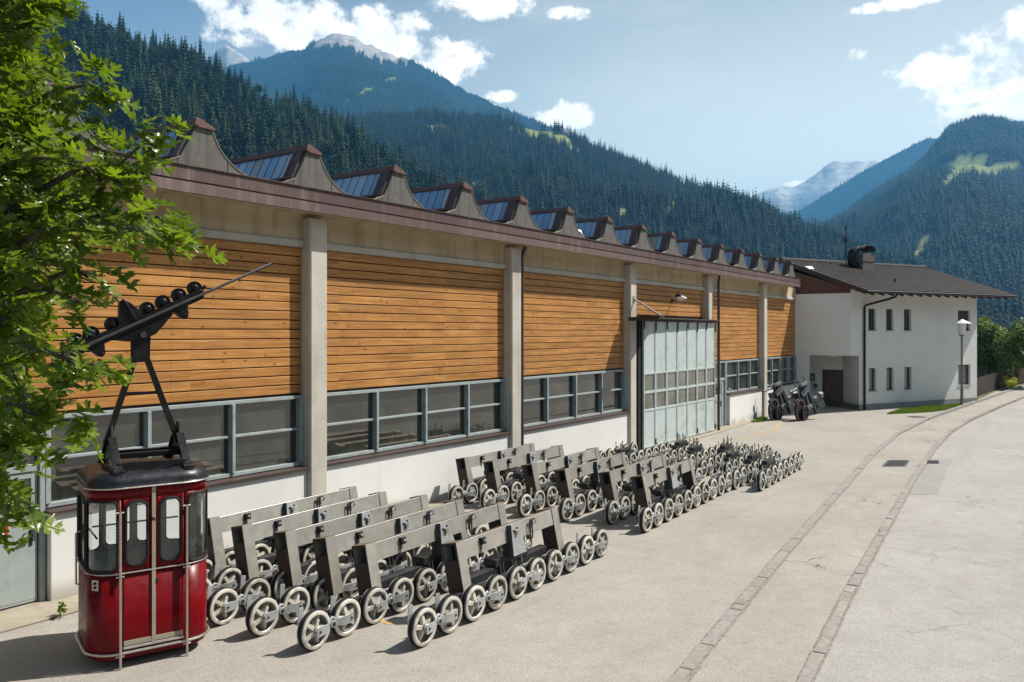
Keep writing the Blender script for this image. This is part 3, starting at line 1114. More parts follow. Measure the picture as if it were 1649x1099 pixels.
# --- floodlight over the garage door
fl = MB()
fl.tube([(24.25, 0.03, 5.42), (24.1, -0.25, 5.45), (23.85, -0.5, 5.5)], 0.022, 8)
fl.box(24.18, 24.32, 0.0, 0.03, 5.34, 5.5)
flo = fl.build('floodlight', M['darksteel'], hall)
fl = MB(Matrix.Translation((23.75, -0.58, 5.5)) @ Matrix.Rotation(R(-25), 4, 'X') @ Matrix.Rotation(R(10), 4, 'Y'))
fl.prism([(-0.2, -0.12, -0.05), (0.2, -0.12, -0.05), (0.2, 0.13, -0.02), (-0.2, 0.13, -0.02)], (0, 0, 0.05), 1)
fl.prism([(-0.2, -0.12, 0.0), (-0.2, 0.13, 0.03), (-0.2, 0.11, 0.16), (-0.2, -0.05, 0.12)], (0.4, 0, 0), 0)
fl.build('lamp_head', [M['darksteel'], M['signwhite']], flo, 0.006)

# --- sawtooth skylights
CURVE = [(0.30, 7.93), (0.345, 7.84), (0.39, 7.75), (0.47, 7.62), (0.56, 7.51), (0.67, 7.415), (0.79, 7.335), (0.92, 7.265), (1.06, 7.21), (1.19, 7.165), (1.303, 7.14)]
FOOT = [(-1.302, 7.14), (-1.1, 7.15), (-0.9, 7.165), (-0.7, 7.20), (-0.5, 7.265), (-0.35, 7.34)]
PIT = 2.605


def make_tooth():
    mb = MB()
    prof = FOOT + [(-0.03, 7.93)] + CURVE
    # end wall as a strip fan down to the slab so that the concave outline triangulates well
    n = len(prof)
    for y0, y1, dz in ((0.0, 0.16, 0.0), (0.16, 17.2, -0.03)):
        top0 = [(x, y0, z + dz) for x, z in prof]
        top1 = [(x, y1, z + dz) for x, z in prof]
        bot0 = [(x, y0, 6.98) for x, z in prof]
        bot1 = [(x, y1, 6.98) for x, z in prof]
        v = top0 + top1 + bot0 + bot1
        f = []
        for i in range(n - 1):
            f.append((i, i + 1, n + i + 1, n + i))
            f.append((i, 2 * n + i, 2 * n + i + 1, i + 1))
            f.append((n + i + 1, 3 * n + i + 1, 3 * n + i, n + i))
        mb.add(v, f)
    # joint lines in the end wall, and a kerb strip along the curve
    for x, z in ((-0.40, 7.29), (0.64, 7.40)):
        mb.box(x - 0.008, x + 0.008, -0.004, 0.02, 6.99, z, 1)
    for seq in (CURVE, FOOT):
        for (xa, za), (xb, zb) in zip(seq[:-1], seq[1:]):
            mb.bar((xa, 0.07, za + 0.004), (xb, 0.07, zb + 0.004), 0.165, 0.02, 2)
    return mb


M['shededge'] = concrete('shed edge concrete', (0.15, 0.14, 0.12), (0.22, 0.205, 0.175), (0.09, 0.08, 0.065), 0.4)
tooth_mb = make_tooth()
for k in range(-4, 15):
    if k == -4:
        t0 = tooth_mb.build('sawtooth_skylight', [M['shed'], M['black'], M['shededge']], hall, fix=True)
        gl = MB()
        d = Vector((-0.03 + 0.35, 0, 7.93 - 7.34)).normalized()
        a, b = Vector((-0.33, 0, 7.35)), Vector((-0.03, 0, 7.95))
        nrm = Vector((-d.z, 0, d.x))
        o1 = nrm * 0.02
        pa, pb = a + o1, b + o1
        gl.add([pa + Vector((0, 0.36, 0)), pa + Vector((0, 16.5, 0)), pb + Vector((0, 16.5, 0)), pb + Vector((0, 0.36, 0))], [(0, 1, 2, 3)])
        gl.build('glazing', M['skylight'], t0)
        fb = MB()
        y = 0.54
        while y < 16.5:
            fb.bar(pa + nrm * 0.003 + Vector((0, y, 0)), pb + nrm * 0.003 + Vector((0, y, 0)), 0.014, 0.012, 2, up=nrm)
            y += 0.27
        lo, hi = a + o1 * 1.2 - d * 0.03, b + o1 * 1.2 + d * 0.03
        fb.bar(lo + Vector((0, 0.19, 0)), hi + Vector((0, 0.19, 0)), 0.22, 0.06, 0, up=nrm)
        fb.bar(lo + Vector((0, 0.33, 0)), hi + Vector((0, 0.33, 0)), 0.06, 0.09, 1, up=nrm)
        fb.bar(a + o1 + Vector((0, 0.06, 0)), a + o1 + Vector((0, 17, 0)), 0.06, 0.08, 0, up=nrm)
        fb.build('edge_frame', [M['brown'], M['cap'], M['brown']], t0, 0.004)
        cb_ = MB()
        cb_.prism([(-0.085, -0.05, 7.975), (-0.06, -0.05, 8.085), (0.02, -0.05, 8.09), (0.33, -0.05, 7.965), (0.33, -0.05, 7.92), (0.0, -0.05, 7.93)], (0, 17.2, 0))
        cb_.build('ridge_cap', M['cap'], t0, 0.006)
        t0.location = (3.33 + PIT * k, 0, 0)
    else:
        c = copy_tree(t0, hall)
        c.location = (3.33 + PIT * k, 0, 0)
# bent shiny duct in the seventh valley
mb = MB()
x0 = 3.33 + PIT * 6
mb.tube([(x0 - 0.35, 2.2, 7.62), (x0 - 0.75, 1.9, 7.66), (x0 - 0.95, 1.45, 7.66), (x0 - 0.92, 1.0, 7.62), (x0 - 0.7, 0.72, 7.5), (x0 - 0.6, 0.66, 7.3), (x0 - 0.6, 0.66, 7.0)], 0.15, 16)
mb.build('ventilation_duct', M['chrome'], hall)
# ---------------------------------------------------------------- white house at the end of the hall
HO = Vector((40.7, -2.89, 0))
HE = Vector((0.893, -0.451, 0)).normalized()
HN = Vector((-0.451, -0.893, 0)).normalized()       # outward
M['tiles'] = None


def tile_mat():
    m, nt, b, P = base_mat('dark roof tiles')
    n1 = noise_n(nt, P, 3.5, 6, 0.6)
    c = ramp(nt, n1, [(0.3, (0.022, 0.017, 0.015)), (0.7, (0.05, 0.040, 0.036))])
    n2 = noise_n(nt, P, 0.6, 7, 0.7)
    c = mixc(nt, mapr(nt, n2, 0.5, 0.75, 0, 0.4), c, (0.065, 0.058, 0.05))
    setp(nt, b, Base_Color=c, Roughness=0.65)
    b.inputs['Specular IOR Level'].default_value = 0.3
    return m


M['tiles'] = tile_mat()
M['housewood'] = paint('dark stained door', (0.075, 0.045, 0.024), 0.5, 0, 0.35, 3)
M['housefr'] = paint('brown window frame', (0.055, 0.030, 0.018), 0.5)
M['sillst'] = paint('stone sill', (0.42, 0.37, 0.30), 0.8)
M['chimney'] = paint('chimney concrete', (0.15, 0.135, 0.12), 0.85, 0, 0.3, 6)

house = thing('white_house', 'two storey white rendered house with dark tiled gable roof at the end of the hall', 'house', HO)


def hp(s, o, z):
    """point in house coordinates: s along the front, o outwards"""
    return HE * s + HN * o + Vector((0, 0, z))


WINS = [(1.40, 2.0, 4.29, 5.47), (2.84, 3.43, 4.29, 5.47), (4.33, 4.95, 4.29, 5.47), (9.14, 10.28, 4.29, 5.47),
        (1.43, 2.02, 1.0, 2.24), (2.86, 3.46, 1.0, 2.24), (4.37, 4.98, 1.0, 2.24), (9.17, 10.31, 1.08, 2.28)]


def holed(mb, s0, s1, z0, z1, holes, depth=0.2):
    S = sorted(set([s0, s1] + [h[0] for h in holes] + [h[1] for h in holes]))
    Z = sorted(set([z0, z1] + [h[2] for h in holes] + [h[3] for h in holes]))
    for a, b in zip(S[:-1], S[1:]):
        for c, d in zip(Z[:-1], Z[1:]):
            if any(h[0] <= a and b <= h[1] and h[2] <= c and d <= h[3] for h in holes):
                continue
            mb.add([hp(a, 0, c), hp(b, 0, c), hp(b, 0, d), hp(a, 0, d)], [(0, 1, 2, 3)])
    for a, b, c, d in holes:
        q = [hp(a, 0, c), hp(b, 0, c), hp(b, 0, d), hp(a, 0, d)]
        r = [p - HN * depth for p in q]
        mb.add(q + r, [(0, 4, 5, 1), (1, 5, 6, 2), (2, 6, 7, 3), (3, 7, 4, 0)])


L = 10.95
FE = hp(L, 0, 0)
BK = hp(L, -8.8, 0)
BK0 = hp(0, -8.8, 0)
A0 = Vector((0, 3.09, 0))            # on the hall facade line
J = Vector((0, 2.2, 0))
Q = hp(0.66, 0, 0)
KZ = Vector((2.2, 3.0, 0))
KL = Vector((2.2, 0.90, 0))
mb = MB()
holed(mb, 0, L, 2.93, 6.5, WINS[:4])
holed(mb, 0.66, L, 0.0, 2.93, WINS[4:])


def quad(mb, p, q, z0, z1, mat=0):
    up = lambda v, z: Vector((v.x, v.y, z))
    mb.add([up(p, z0), up(q, z0), up(q, z1), up(p, z1)], [(0, 1, 2, 3)], mat)


O0 = Vector((0, 0, 0))
quad(mb, A0, O0, 2.93, 6.28)
quad(mb, A0, J, 0, 2.93)
quad(mb, J, J + Vector((0.3, 0, 0)), 0, 2.93)
quad(mb, J + Vector((0.3, 0, 0)), Vector((0.3, 3.0, 0)), 0, 2.93)
quad(mb, Vector((0.3, 3.0, 0)), KZ, 0, 2.93)
quad(mb, KL, Q, 0, 2.93)
quad(mb, FE, BK, 0, 6.5)
quad(mb, BK, BK0, 0, 6.5)
quad(mb, BK0, A0 + Vector((0.01, 0, 0)), 0, 6.5)
# back wall of the porch with the door opening left free
dY0, dY1, dz = 2.03, 0.91, 2.07
quad(mb, KZ, Vector((2.2, dY0, 0)), 0, 2.93)
mb.add([(2.2, dY0, dz), (2.2, dY1, dz), (2.2, dY1, 2.93), (2.2, dY0, 2.93)], [(0, 1, 2, 3)])
# gable triangle at the right end
k = 1.99 / 5.7
mb.add([hp(L, 0, 6.5), hp(L, -8.8, 6.5), hp(L, -4.4, 8.05)], [(0, 1, 2)])
# soffit of the porch
mb.add([A0 + Vector((0, 0, 2.93)), O0 + Vector((0, 0, 2.93)), Q + Vector((0, 0, 2.93)), KL + Vector((0, 0, 2.93)), KZ + Vector((0, 0, 2.93))], [(0, 1, 2, 3, 4)])
mb.build('wall', M['house'], house, fix=False)
# plinth
mb = MB()
for p, q, n in ((Q, FE, HN), (KL, Q, Vector((0.55, -0.83, 0)))):
    n = n.normalized()
    d = n * 0.035
    mb.prism([p, q, q + d, p + d], (0, 0, 0.30))
mb.build('plinth', M['plinth'], house)
for a, b, c, d in WINS:
    fb, gb = MB(), MB()
    o = -0.13
    w = 0.07
    for s0, s1, z0, z1 in ((a, a + w, c, d), (b - w, b, c, d), (a + w, b - w, c, c + w), (a + w, b - w, d - w, d)) + (((a + b) / 2 - 0.04, (a + b) / 2 + 0.04, c + w, d - w),) * (b - a > 0.9):
        fb.prism([hp(s0, o, z0), hp(s1, o, z0), hp(s1, o - 0.05, z0), hp(s0, o - 0.05, z0)], (0, 0, z1 - z0))
    fr = fb.build('window', M['housefr'], house)
    gb.prism([hp(a + 0.02, o - 0.02, c + 0.02), hp(b - 0.02, o - 0.02, c + 0.02), hp(b - 0.02, o - 0.03, c + 0.02), hp(a + 0.02, o - 0.03, c + 0.02)], (0, 0, d - c - 0.04))
    gb.build('pane', M['hpane'], fr)
    sb = MB()
    sb.prism([hp(a - 0.04, 0.04, c - 0.045), hp(b + 0.04, 0.04, c - 0.045), hp(b + 0.04, -0.13, c - 0.045), hp(a - 0.04, -0.13, c - 0.045)], (0, 0, 0.043))
    sb.build('sill', M['sillst'], fr)
# door
mb = MB()
mb.box(2.230, 2.280, dY1, dY0, 0.02, dz)
mb.box(2.195, 2.240, dY1, dY1 + 0.1, 0.02, dz, 1)
mb.box(2.195, 2.240, dY0 - 0.1, dY0, 0.02, dz, 1)
mb.box(2.195, 2.240, dY1 + 0.1, dY0 - 0.1, dz - 0.1, dz, 1)
for i in range(3):
    for z0, z1 in ((0.15, 0.95), (1.05, 1.85)):
        y = dY1 + 0.15 + i * 0.28
        mb.box(2.215, 2.230, y, y + 0.22, z0, z1)
dr = mb.build('door', [M['housewood'], M['housefr']], house, 0.005)
hb = MB()
hb.tube([(2.230, dY0 - 0.2, 1.0), (2.140, dY0 - 0.2, 1.0), (2.140, dY0 - 0.32, 1.0)], 0.014, 8)
hb.build('handle', M['galv'], dr)
mb = MB()
mb.box(2.170, 2.200, 2.40, 2.76, 1.40, 1.84, 0)
mb.box(2.162, 2.170, 2.44, 2.72, 1.44, 1.80, 1)
mb.box(2.156, 2.162, 2.50, 2.66, 1.52, 1.7, 2)
mb.build('plaque', [M['galv'], M['rust'], M['galv']], house)
mb = MB()
mb.box(2.100, 2.200, 2.30, 2.50, 0.95, 1.28, 0)
mb.cyl((2.100, 2.38, 1.16), (2.000, 2.34, 1.16), 0.09, 14, 1)
mb.build('letter_box', [M['galv'], M['blackpaint']], house, 0.01)
mb = MB()
mb.lathe([(0, -0.11), (0.12, -0.09), (0.16, -0.03), (0.17, 0.0)], (1.1, 1.2, 2.93), n=18)
mb.build('porch_lamp', M['signwhite'], house)
mb = MB()
mb.box(2.185, 2.200, 1.50, 1.64, 2.14, 2.28, 0)
mb.box(2.181, 2.185, 1.56, 1.58, 2.165, 2.255, 1)
mb.build('house_number', [M['signwhite'], M['blackpaint']], house)

# roof with stepped tile courses
S0, S1, ZE, RB = -0.5, 12.42, 6.27, 4.4
mb = MB()
rows = 24
run, rise = RB + 1.3, 1.99
for side in (0, 1):
    for i in range(rows):
        t0, t1 = i / rows, (i + 1) / rows
        def pt(s, t, dz):
            b = -1.3 + run * t
            b = b if side == 0 else 2 * RB - b
            return hp(s, -b, ZE + 0.10 + rise * t + dz)
        nseg = 52
        for j in range(nseg):
            sa, sb_ = S0 + (S1 - S0) * j / nseg, S0 + (S1 - S0) * (j + 1) / nseg
            sm = sa + (sb_ - sa) * 0.55
            lo = 0.045
            mb.add([pt(sa, t0, lo), pt(sm, t0, lo + 0.025), pt(sb_, t0, lo - 0.01), pt(sb_, t1, 0.0), pt(sm, t1, 0.025), pt(sa, t1, 0.0), pt(sa, t0, -0.02), pt(sm, t0, -0.02), pt(sb_, t0, -0.02)],
                   [(0, 1, 4, 5), (1, 2, 3, 4), (6, 7, 1, 0), (7, 8, 2, 1)])
for i in range(36):
    s = S0 + (S1 - S0) * i / 36
    mb.tube([hp(s, -RB, ZE + 0.13 + rise), hp(s + 0.37, -RB, ZE + 0.15 + rise)], 0.11, 8)
roof = mb.build('roof', M['tiles'], house, fix=False)
# deck, verge boards, soffit, rafters, gutter
mb = MB()
for s0, s1, th in ((S0 + 0.03, S1 - 0.03, 0.12),):
    for side in (0, 1):
        e0 = hp(s0, 1.3 if side == 0 else -2 * RB - 1.3, ZE - 0.04)
        e1 = hp(s1, 1.3 if side == 0 else -2 * RB - 1.3, ZE - 0.04)
        r0, r1 = hp(s0, -RB, ZE + rise - 0.04), hp(s1, -RB, ZE + rise - 0.04)
        mb.prism([e0, e1, r1, r0], (0, 0, th))
for s in (S0, S1 - 0.04):
    mb.prism([hp(s, 1.32, ZE - 0.12), hp(s, -RB, ZE + rise - 0.12), hp(s, -RB, ZE + rise + 0.14), hp(s, 1.32, ZE + 0.14)], HE * 0.04)
for i in range(16):
    s = 0.3 + i * 0.78
    mb.bar(hp(s, 1.22, ZE - 0.10), hp(s, -0.3, ZE - 0.10 + 1.52 * k), 0.10, 0.14, 0)
mb.build('eaves', M['housefr'], roof)
mb = MB()
gp = [hp(S0 + (S1 - S0) * i / 12, 1.40, ZE + 0.02) for i in range(13)]
mb.tube(gp, 0.075, 10)
mb.tube([hp(1.9, 1.38, ZE - 0.03), hp(1.9, 1.3, ZE - 0.2), hp(1.7, 1.0, ZE - 0.32), hp(1.05, 0.14, ZE - 0.62), hp(0.98, 0.09, ZE - 0.75), hp(0.98, 0.09, 3), hp(0.98, 0.09, 0.03)], 0.06, 10)
for z in (0.9, 2.4, 4.0):
    mb.tube([hp(0.98, 0.09, z), hp(0.98, 0.09, z + 0.05)], 0.075, 10)
mb.build('gutter', M['blackpaint'], house)
mb = MB()
mb.prism([(0.0, 3.05, 6.285), (0.0, 0.0, 6.285), hp(0, -0.001, 6.55), Vector((0.0, 3.05, 7.55))], (0.04, 0, 0))
mb.build('gable_boards', M['darkwood'], house)
# white flashing at the verge
mb = MB()
mb.prism([hp(S0 - 0.06, -2.3, 7.66), hp(S0 + 0.35, -2.3, 7.68), hp(S0 + 0.65, -2.75, 7.86), hp(S0 + 0.1, -2.75, 7.84)], (0, 0, 0.05))
mb.build('flashing', M['signwhite'], roof)
# chimney
cs, cbk = 5.1, 3.35
mb = MB()
w, d = 0.5, 0.42
for z0, z1, g_ in ((7.4, 8.36, 0.0), (8.37, 8.82, 0.02)):
    mb.prism([hp(cs - w - g_, -cbk + d + g_, z0), hp(cs + w + g_, -cbk + d + g_, z0), hp(cs + w + g_, -cbk - d - g_, z0), hp(cs - w - g_, -cbk - d - g_, z0)], (0, 0, z1 - z0))
ch = mb.build('chimney', M['chimney'], roof, 0.01)
mb = MB()
# arched hood on four legs
arc = []
for i in range(11):
    t = math.pi * i / 10
    arc.append((-math.cos(t) * 0.56, math.sin(t) * 0.32))
for (a, za), (b, zb) in zip(arc[:-1], arc[1:]):
    mb.add([hp(cs + a, -cbk + 0.5, 9.0 + za), hp(cs + b, -cbk + 0.5, 9.0 + zb), hp(cs + b, -cbk - 0.5, 9.0 + zb), hp(cs + a, -cbk - 0.5, 9.0 + za),
            hp(cs + a, -cbk + 0.5, 9.025 + za), hp(cs + b, -cbk + 0.5, 9.025 + zb), hp(cs + b, -cbk - 0.5, 9.025 + zb), hp(cs + a, -cbk - 0.5, 9.025 + za)],
           [(0, 1, 2, 3), (4, 7, 6, 5), (0, 4, 5, 1), (2, 6, 7, 3), (1, 5, 6, 2), (0, 3, 7, 4)], 0, True)
for a in (-0.5, 0.5):
    for b in (-0.38, 0.38):
        mb.cyl(hp(cs + a, -cbk + b, 8.8), hp(cs + a, -cbk + b, 9.06), 0.025, 8)
mb.build('chimney_hood', M['rust'], ch)
mb = MB()
mb.tube([hp(cs - 0.62, -cbk, 8.1), hp(cs - 0.9, -cbk, 8.3), hp(cs - 0.95, -cbk, 8.6), hp(cs - 0.85, -cbk, 8.95), hp(cs - 0.55, -cbk, 9.1)], 0.26, 14)
mb.build('flue_pipe', M['blackpaint'], ch)
mb = MB()
ax = cs - 0.95
mb.cyl(hp(ax, -cbk - 0.4, 7.6), hp(ax, -cbk - 0.4, 10.55), 0.03, 8)
mb.cyl(hp(ax, -cbk - 0.4, 9.55), hp(ax, -cbk - 0.4, 9.85), 0.10, 10)
mb.bar(hp(ax, -cbk - 0.4, 9.6), hp(ax - 0.2, -cbk - 0.4, 9.8), 0.08, 0.16)
mb.cyl(hp(ax, -cbk - 0.4, 10.3), hp(ax, -cbk - 0.4, 10.5), 0.06, 8)
mb.cyl(hp(ax + 1.9, -cbk - 0.4, 8.2), hp(ax + 1.9, -cbk - 0.4, 10.6), 0.012, 6)
mb.build('roof_antenna', M['darksteel'], roof)
mb = MB()
mb.cyl(hp(4.05, -0.37, 6.85), hp(4.05, -0.37, 7.2), 0.06, 10)
mb.box(0, 0.001, 0, 0.001, 7, 7.001)
mb.build('vent_pipe', M['brown'], roof)

# ---------------------------------------------------------------- street lamp
M['opal'] = paint('opal lamp glass', (0.62, 0.63, 0.60), 0.3, var=0.03)
M['lampwhite'] = paint('white lamp cap', (0.75, 0.75, 0.73), 0.4, var=0.04)
M['pole'] = paint('grey green pole', (0.16, 0.165, 0.14), 0.45, 0.5, 0.15)
lamp = thing('street_lamp', 'slim grey street lamp with white conical cap in front of the white house', 'street lamp', (47.0, -7.42, 0.0))
mb = MB()
mb.cyl((0, 0, 0), (0, 0, 1.0), 0.075, 14)
mb.cyl((0, 0, 1.0), (0, 0, 3.98), 0.052, 14)
mb.lathe([(0.052, 3.95), (0.15, 3.99), (0.155, 4.05)], n=16)
mb.build('pole', M['pole'], lamp)
mb = MB()
mb.lathe([(0.15, 4.05), (0.17, 4.1), (0.235, 4.62), (0.20, 4.66)], n=20)
mb.build('lamp_glass', M['opal'], lamp)
mb = MB()
mb.lathe([(0.0, 4.93), (0.06, 4.92), (0.16, 4.86), (0.5, 4.69), (0.5, 4.66), (0.2, 4.66)], n=28)
mb.build('lamp_cap', M['lampwhite'], lamp)
# ---------------------------------------------------------------- red cable car cabin
CW, CD, CR = 1.46, 1.30, 0.34
cabin = thing('cable_car', 'old red cable car cabin with black roof, hanger and rope pulleys, under the tree', 'cable car', (0.511, -2.932, 0), R(-20))
fl_, sd_, ar_ = CW - 2 * CR, CD - 2 * CR, math.pi / 2 * CR
PER = 2 * fl_ + 2 * sd_ + 4 * ar_


def per(s, off=0.0):
    """point on the plan outline, s measured from the middle of the front to the right"""
    s = (s + fl_ / 2) % PER
    segs = [('f', fl_, (-fl_ / 2, -CD / 2), (1, 0)), ('a', ar_, (fl_ / 2, -CD / 2 + CR), -90), ('f', sd_, (CW / 2, -sd_ / 2), (0, 1)), ('a', ar_, (fl_ / 2, CD / 2 - CR), 0),
            ('f', fl_, (fl_ / 2, CD / 2), (-1, 0)), ('a', ar_, (-fl_ / 2, CD / 2 - CR), 90), ('f', sd_, (-CW / 2, sd_ / 2), (0, -1)), ('a', ar_, (-fl_ / 2, -CD / 2 + CR), 180)]
    for t, L_, c, d in segs:
        if s <= L_ + 1e-9:
            if t == 'f':
                n = (d[1], -d[0])
                return Vector((c[0] + d[0] * s + n[0] * off, c[1] + d[1] * s + n[1] * off, 0))
            a = R(d) + s / CR
            return Vector((c[0] + (CR + off) * math.cos(a), c[1] + (CR + off) * math.sin(a), 0))
        s -= L_
    return per(0, off)


def psz(s, z, off=0.0):
    v = per(s, off)
    v.z = z
    return v


f2 = fl_ / 2
c1 = f2 + ar_ / 2                        # middle of the front right corner
s_side = f2 + ar_ + sd_ / 2
c2 = f2 + ar_ * 1.5 + sd_
s_back = PER / 2
ZB0, ZB1 = 1.22, 2.13
WIN = []                                  # centre s, half width, z0, z1, radius
for sg in (-1, 1):
    WIN.append((sg * 0.20, 0.125, 1.27, 2.07, 0.10))
    WIN.append((sg * c1, 0.235, 1.22, 2.09, 0.07))
    WIN.append((sg * s_side, 0.28, 1.22, 2.09, 0.07))
    WIN.append((sg * c2, 0.235, 1.22, 2.09, 0.07))
WIN.append((s_back - 0.2, 0.165, 1.25, 2.08, 0.08))
WIN.append((s_back + 0.2, 0.165, 1.25, 2.08, 0.08))
mb = MB()
ZL0, ZL1 = 1.19, 2.12
ns = 96


def band(mb, z0, z1, off0=0.0, off1=0.0, mat=0):
    for i in range(ns):
        a, b = PER * i / ns, PER * (i + 1) / ns
        mb.add([psz(a, z0, off0), psz(b, z0, off0), psz(b, z1, off1), psz(a, z1, off1)], [(0, 1, 2, 3)], mat, True)


band(mb, 0.20, ZL0)
band(mb, ZL1, 2.25)
band(mb, 0.12, 0.20, -0.015, 0.0)
band(mb, 0.085, 0.12, -0.07, -0.015)
mb.add([psz(PER * i / ns, 0.085, -0.07) for i in range(ns)], [tuple(range(ns))[::-1]])


def rr_pts(sc, hw, z0, z1, r, n=7):
    out = []
    zc0, zc1 = z0 + r, z1 - r
    for (cx, cz, a0) in ((sc + hw - r, zc1, 0), (sc - hw + r, zc1, 90), (sc - hw + r, zc0, 180), (sc + hw - r, zc0, 270)):
        for i in range(n):
            a = R(a0 + 90 * i / (n - 1))
            out.append((cx + r * math.cos(a), cz + r * math.sin(a)))
        # subdivide the straight edge that follows
        nxt = {0: 'top', 90: 'left', 180: 'bottom', 270: 'right'}[a0]
        x, z = out[-1]
        tx, tz = {'top': (sc - hw + r, z), 'left': (x, zc0), 'bottom': (sc + hw - r, z), 'right': (x, zc1)}[nxt]
        for i in range(1, 5):
            out.append((x + (tx - x) * i / 5, z + (tz - z) * i / 5))
    return out


ss = sorted([w[0] % PER for w in WIN])
cells = []
ws = sorted([(w[0] % PER,) + w[1:] for w in WIN])
for i, w in enumerate(ws):
    a = w[0] - w[1] - 0.025
    b = w[0] + w[1] + 0.025
    cells.append((a, b, w))
for i, (a, b, w) in enumerate(cells):
    # plain strip to the next cell
    a2 = cells[(i + 1) % len(cells)][0]
    if a2 < b:
        a2 += PER
    m_ = max(1, int((a2 - b) / 0.06))
    for j in range(m_):
        p, q = b + (a2 - b) * j / m_, b + (a2 - b) * (j + 1) / m_
        mb.add([psz(p, ZL0), psz(q, ZL0), psz(q, ZL1), psz(p, ZL1)], [(0, 1, 2, 3)], 0, True)
    pts = rr_pts(w[0], w[1], w[2], w[3], w[4])
    cx, cz = w[0], (w[2] + w[3]) / 2
    outer = []
    for (x, z) in pts:
        dx, dz = x - cx, z - cz
        kx = ((b - cx) if dx > 0 else (cx - a)) / abs(dx) if abs(dx) > 1e-6 else 1e9
        kz = ((ZL1 - cz) if dz > 0 else (cz - ZL0)) / abs(dz) if abs(dz) > 1e-6 else 1e9
        kk = min(kx, kz)
        outer.append((cx + dx * kk, cz + dz * kk, 0 if kx < kz else 1))
    n = len(pts)
    for j in range(n):
        j2 = (j + 1) % n
        p0, p1, o0, o1 = pts[j], pts[j2], outer[j], outer[j2]
        loop = [psz(*p0), psz(*o0[:2])]
        if o0[2] != o1[2]:
            hx = o0 if o0[2] == 0 else o1
            hz = o1 if o0[2] == 0 else o0
            loop.append(psz(hx[0], hz[1]))
        loop += [psz(*o1[:2]), psz(*p1)]
        mb.add(loop, [tuple(range(len(loop)))], 0, True)
body = mb.build('cabin_body', M['red'], cabin)
sm = body.modifiers.new('thickness', 'SOLIDIFY')
sm.thickness = 0.03
sm.offset = -1
body.data.materials.append(M['inner'])
sm.material_offset = 1
sm.material_offset_rim = 0
for i, (a, b, w) in enumerate(cells):
    pts = rr_pts(w[0], w[1], w[2], w[3], w[4])
    gk = MB()
    gk.tube([psz(x, z, 0.002) for x, z in pts], 0.017, 6, closed=True)
    gko = gk.build('window', M['rubber'], cabin)
    pb = MB()
    zs = [w[2] + (w[3] - w[2]) * t for t in (0.0, 0.06, 0.94, 1.0)]
    m_ = 8
    for (z0, z1, ins) in ((zs[0], zs[1], 0.05), (zs[1], zs[2], 0.0), (zs[2], zs[3], 0.05)):
        x0, x1 = w[0] - w[1] + ins, w[0] + w[1] - ins
        for j in range(m_):
            p, q = x0 + (x1 - x0) * j / m_, x0 + (x1 - x0) * (j + 1) / m_
            pb.add([psz(p, z0, -0.012), psz(q, z0, -0.012), psz(q, z1, -0.012), psz(p, z1, -0.012)], [(0, 1, 2, 3)], 0, True)
    pb.build('pane', M['glass'], gko, fix=False)
# roof
mb = MB()
prof = [(2.235, 0.0), (2.24, 0.025), (2.262, 0.028), (2.275, 0.018)]
for i in range(9):
    t = R(90 * i / 8)
    prof.append((2.275 + 0.165 * math.sin(t), 0.018 - 0.20 * (1 - math.cos(t))))
for (z0, o0), (z1, o1) in zip(prof[:-1], prof[1:]):
    band(mb, z0, z1, o0, o1, 0)
mb.add([psz(PER * i / ns, prof[-1][0], prof[-1][1]) for i in range(ns)], [tuple(range(ns))])
mb.add([psz(PER * i / ns, 2.236, -0.02) for i in range(ns)], [tuple(range(ns))[::-1]])
# low raised panels on the roof
for x0, x1 in ((-0.42, -0.14), (-0.1, 0.42)):
    mb.prism([(x0, -0.34, 2.438), (x1, -0.34, 2.438), (x1, 0.3, 2.438), (x0, 0.3, 2.438)], (0, 0, 0.012))
rf = mb.build('cabin_roof', M['roofpaint'], cabin)
mb = MB()
mb.tube([psz(PER * i / 72, 2.25, 0.03) for i in range(72)], 0.010, 6, closed=True)
mb.build('roof_trim', M['alu'], rf)
# rails
mb = MB()
mb.tube([psz(PER * i / 72, 0.195, 0.026) for i in range(72)], 0.017, 8, closed=True)
mb.tube([psz(PER * i / 72, 1.185, 0.008) for i in range(72)], 0.010, 8, closed=True)
mb.tube([psz(s, 0.25, 0.016) for s in np.linspace(-0.36, 0.36, 5)], 0.018, 8)
for sg in (-1, 1):
    for base in (0, PER / 2):
        s = base + sg * 0.395
        mb.tube([psz(s, 0.0, 0.045), psz(s, 1.96, 0.045)], 0.016, 10)
        for z in (0.2, 0.16, 1.15, 1.19, 1.95):
            mb.tube([psz(s - 0.045, z, 0.03), psz(s + 0.045, z, 0.03)], 0.011, 6)
for s in (-s_side, s_side):
    mb.tube([psz(s, 0.95, 0.02), psz(s, 0.97, 0.07), psz(s, 1.62, 0.07), psz(s, 1.64, 0.02)], 0.014, 8)
mb.build('rails', M['alu'], cabin)
# rivets on the door posts
mb = MB()
for sg in (-1, 1):
    for ds in (-0.045, 0.045):
        for i in range(46):
            z = 0.26 + i * 0.038
            p = psz(sg * 0.395 + ds, z, 0.0)
            mb.lathe([(0.0065, 0.0), (0.005, -0.004), (0, -0.005)], p, 'Y', 6)
mb.build('rivets', M['red'], body)
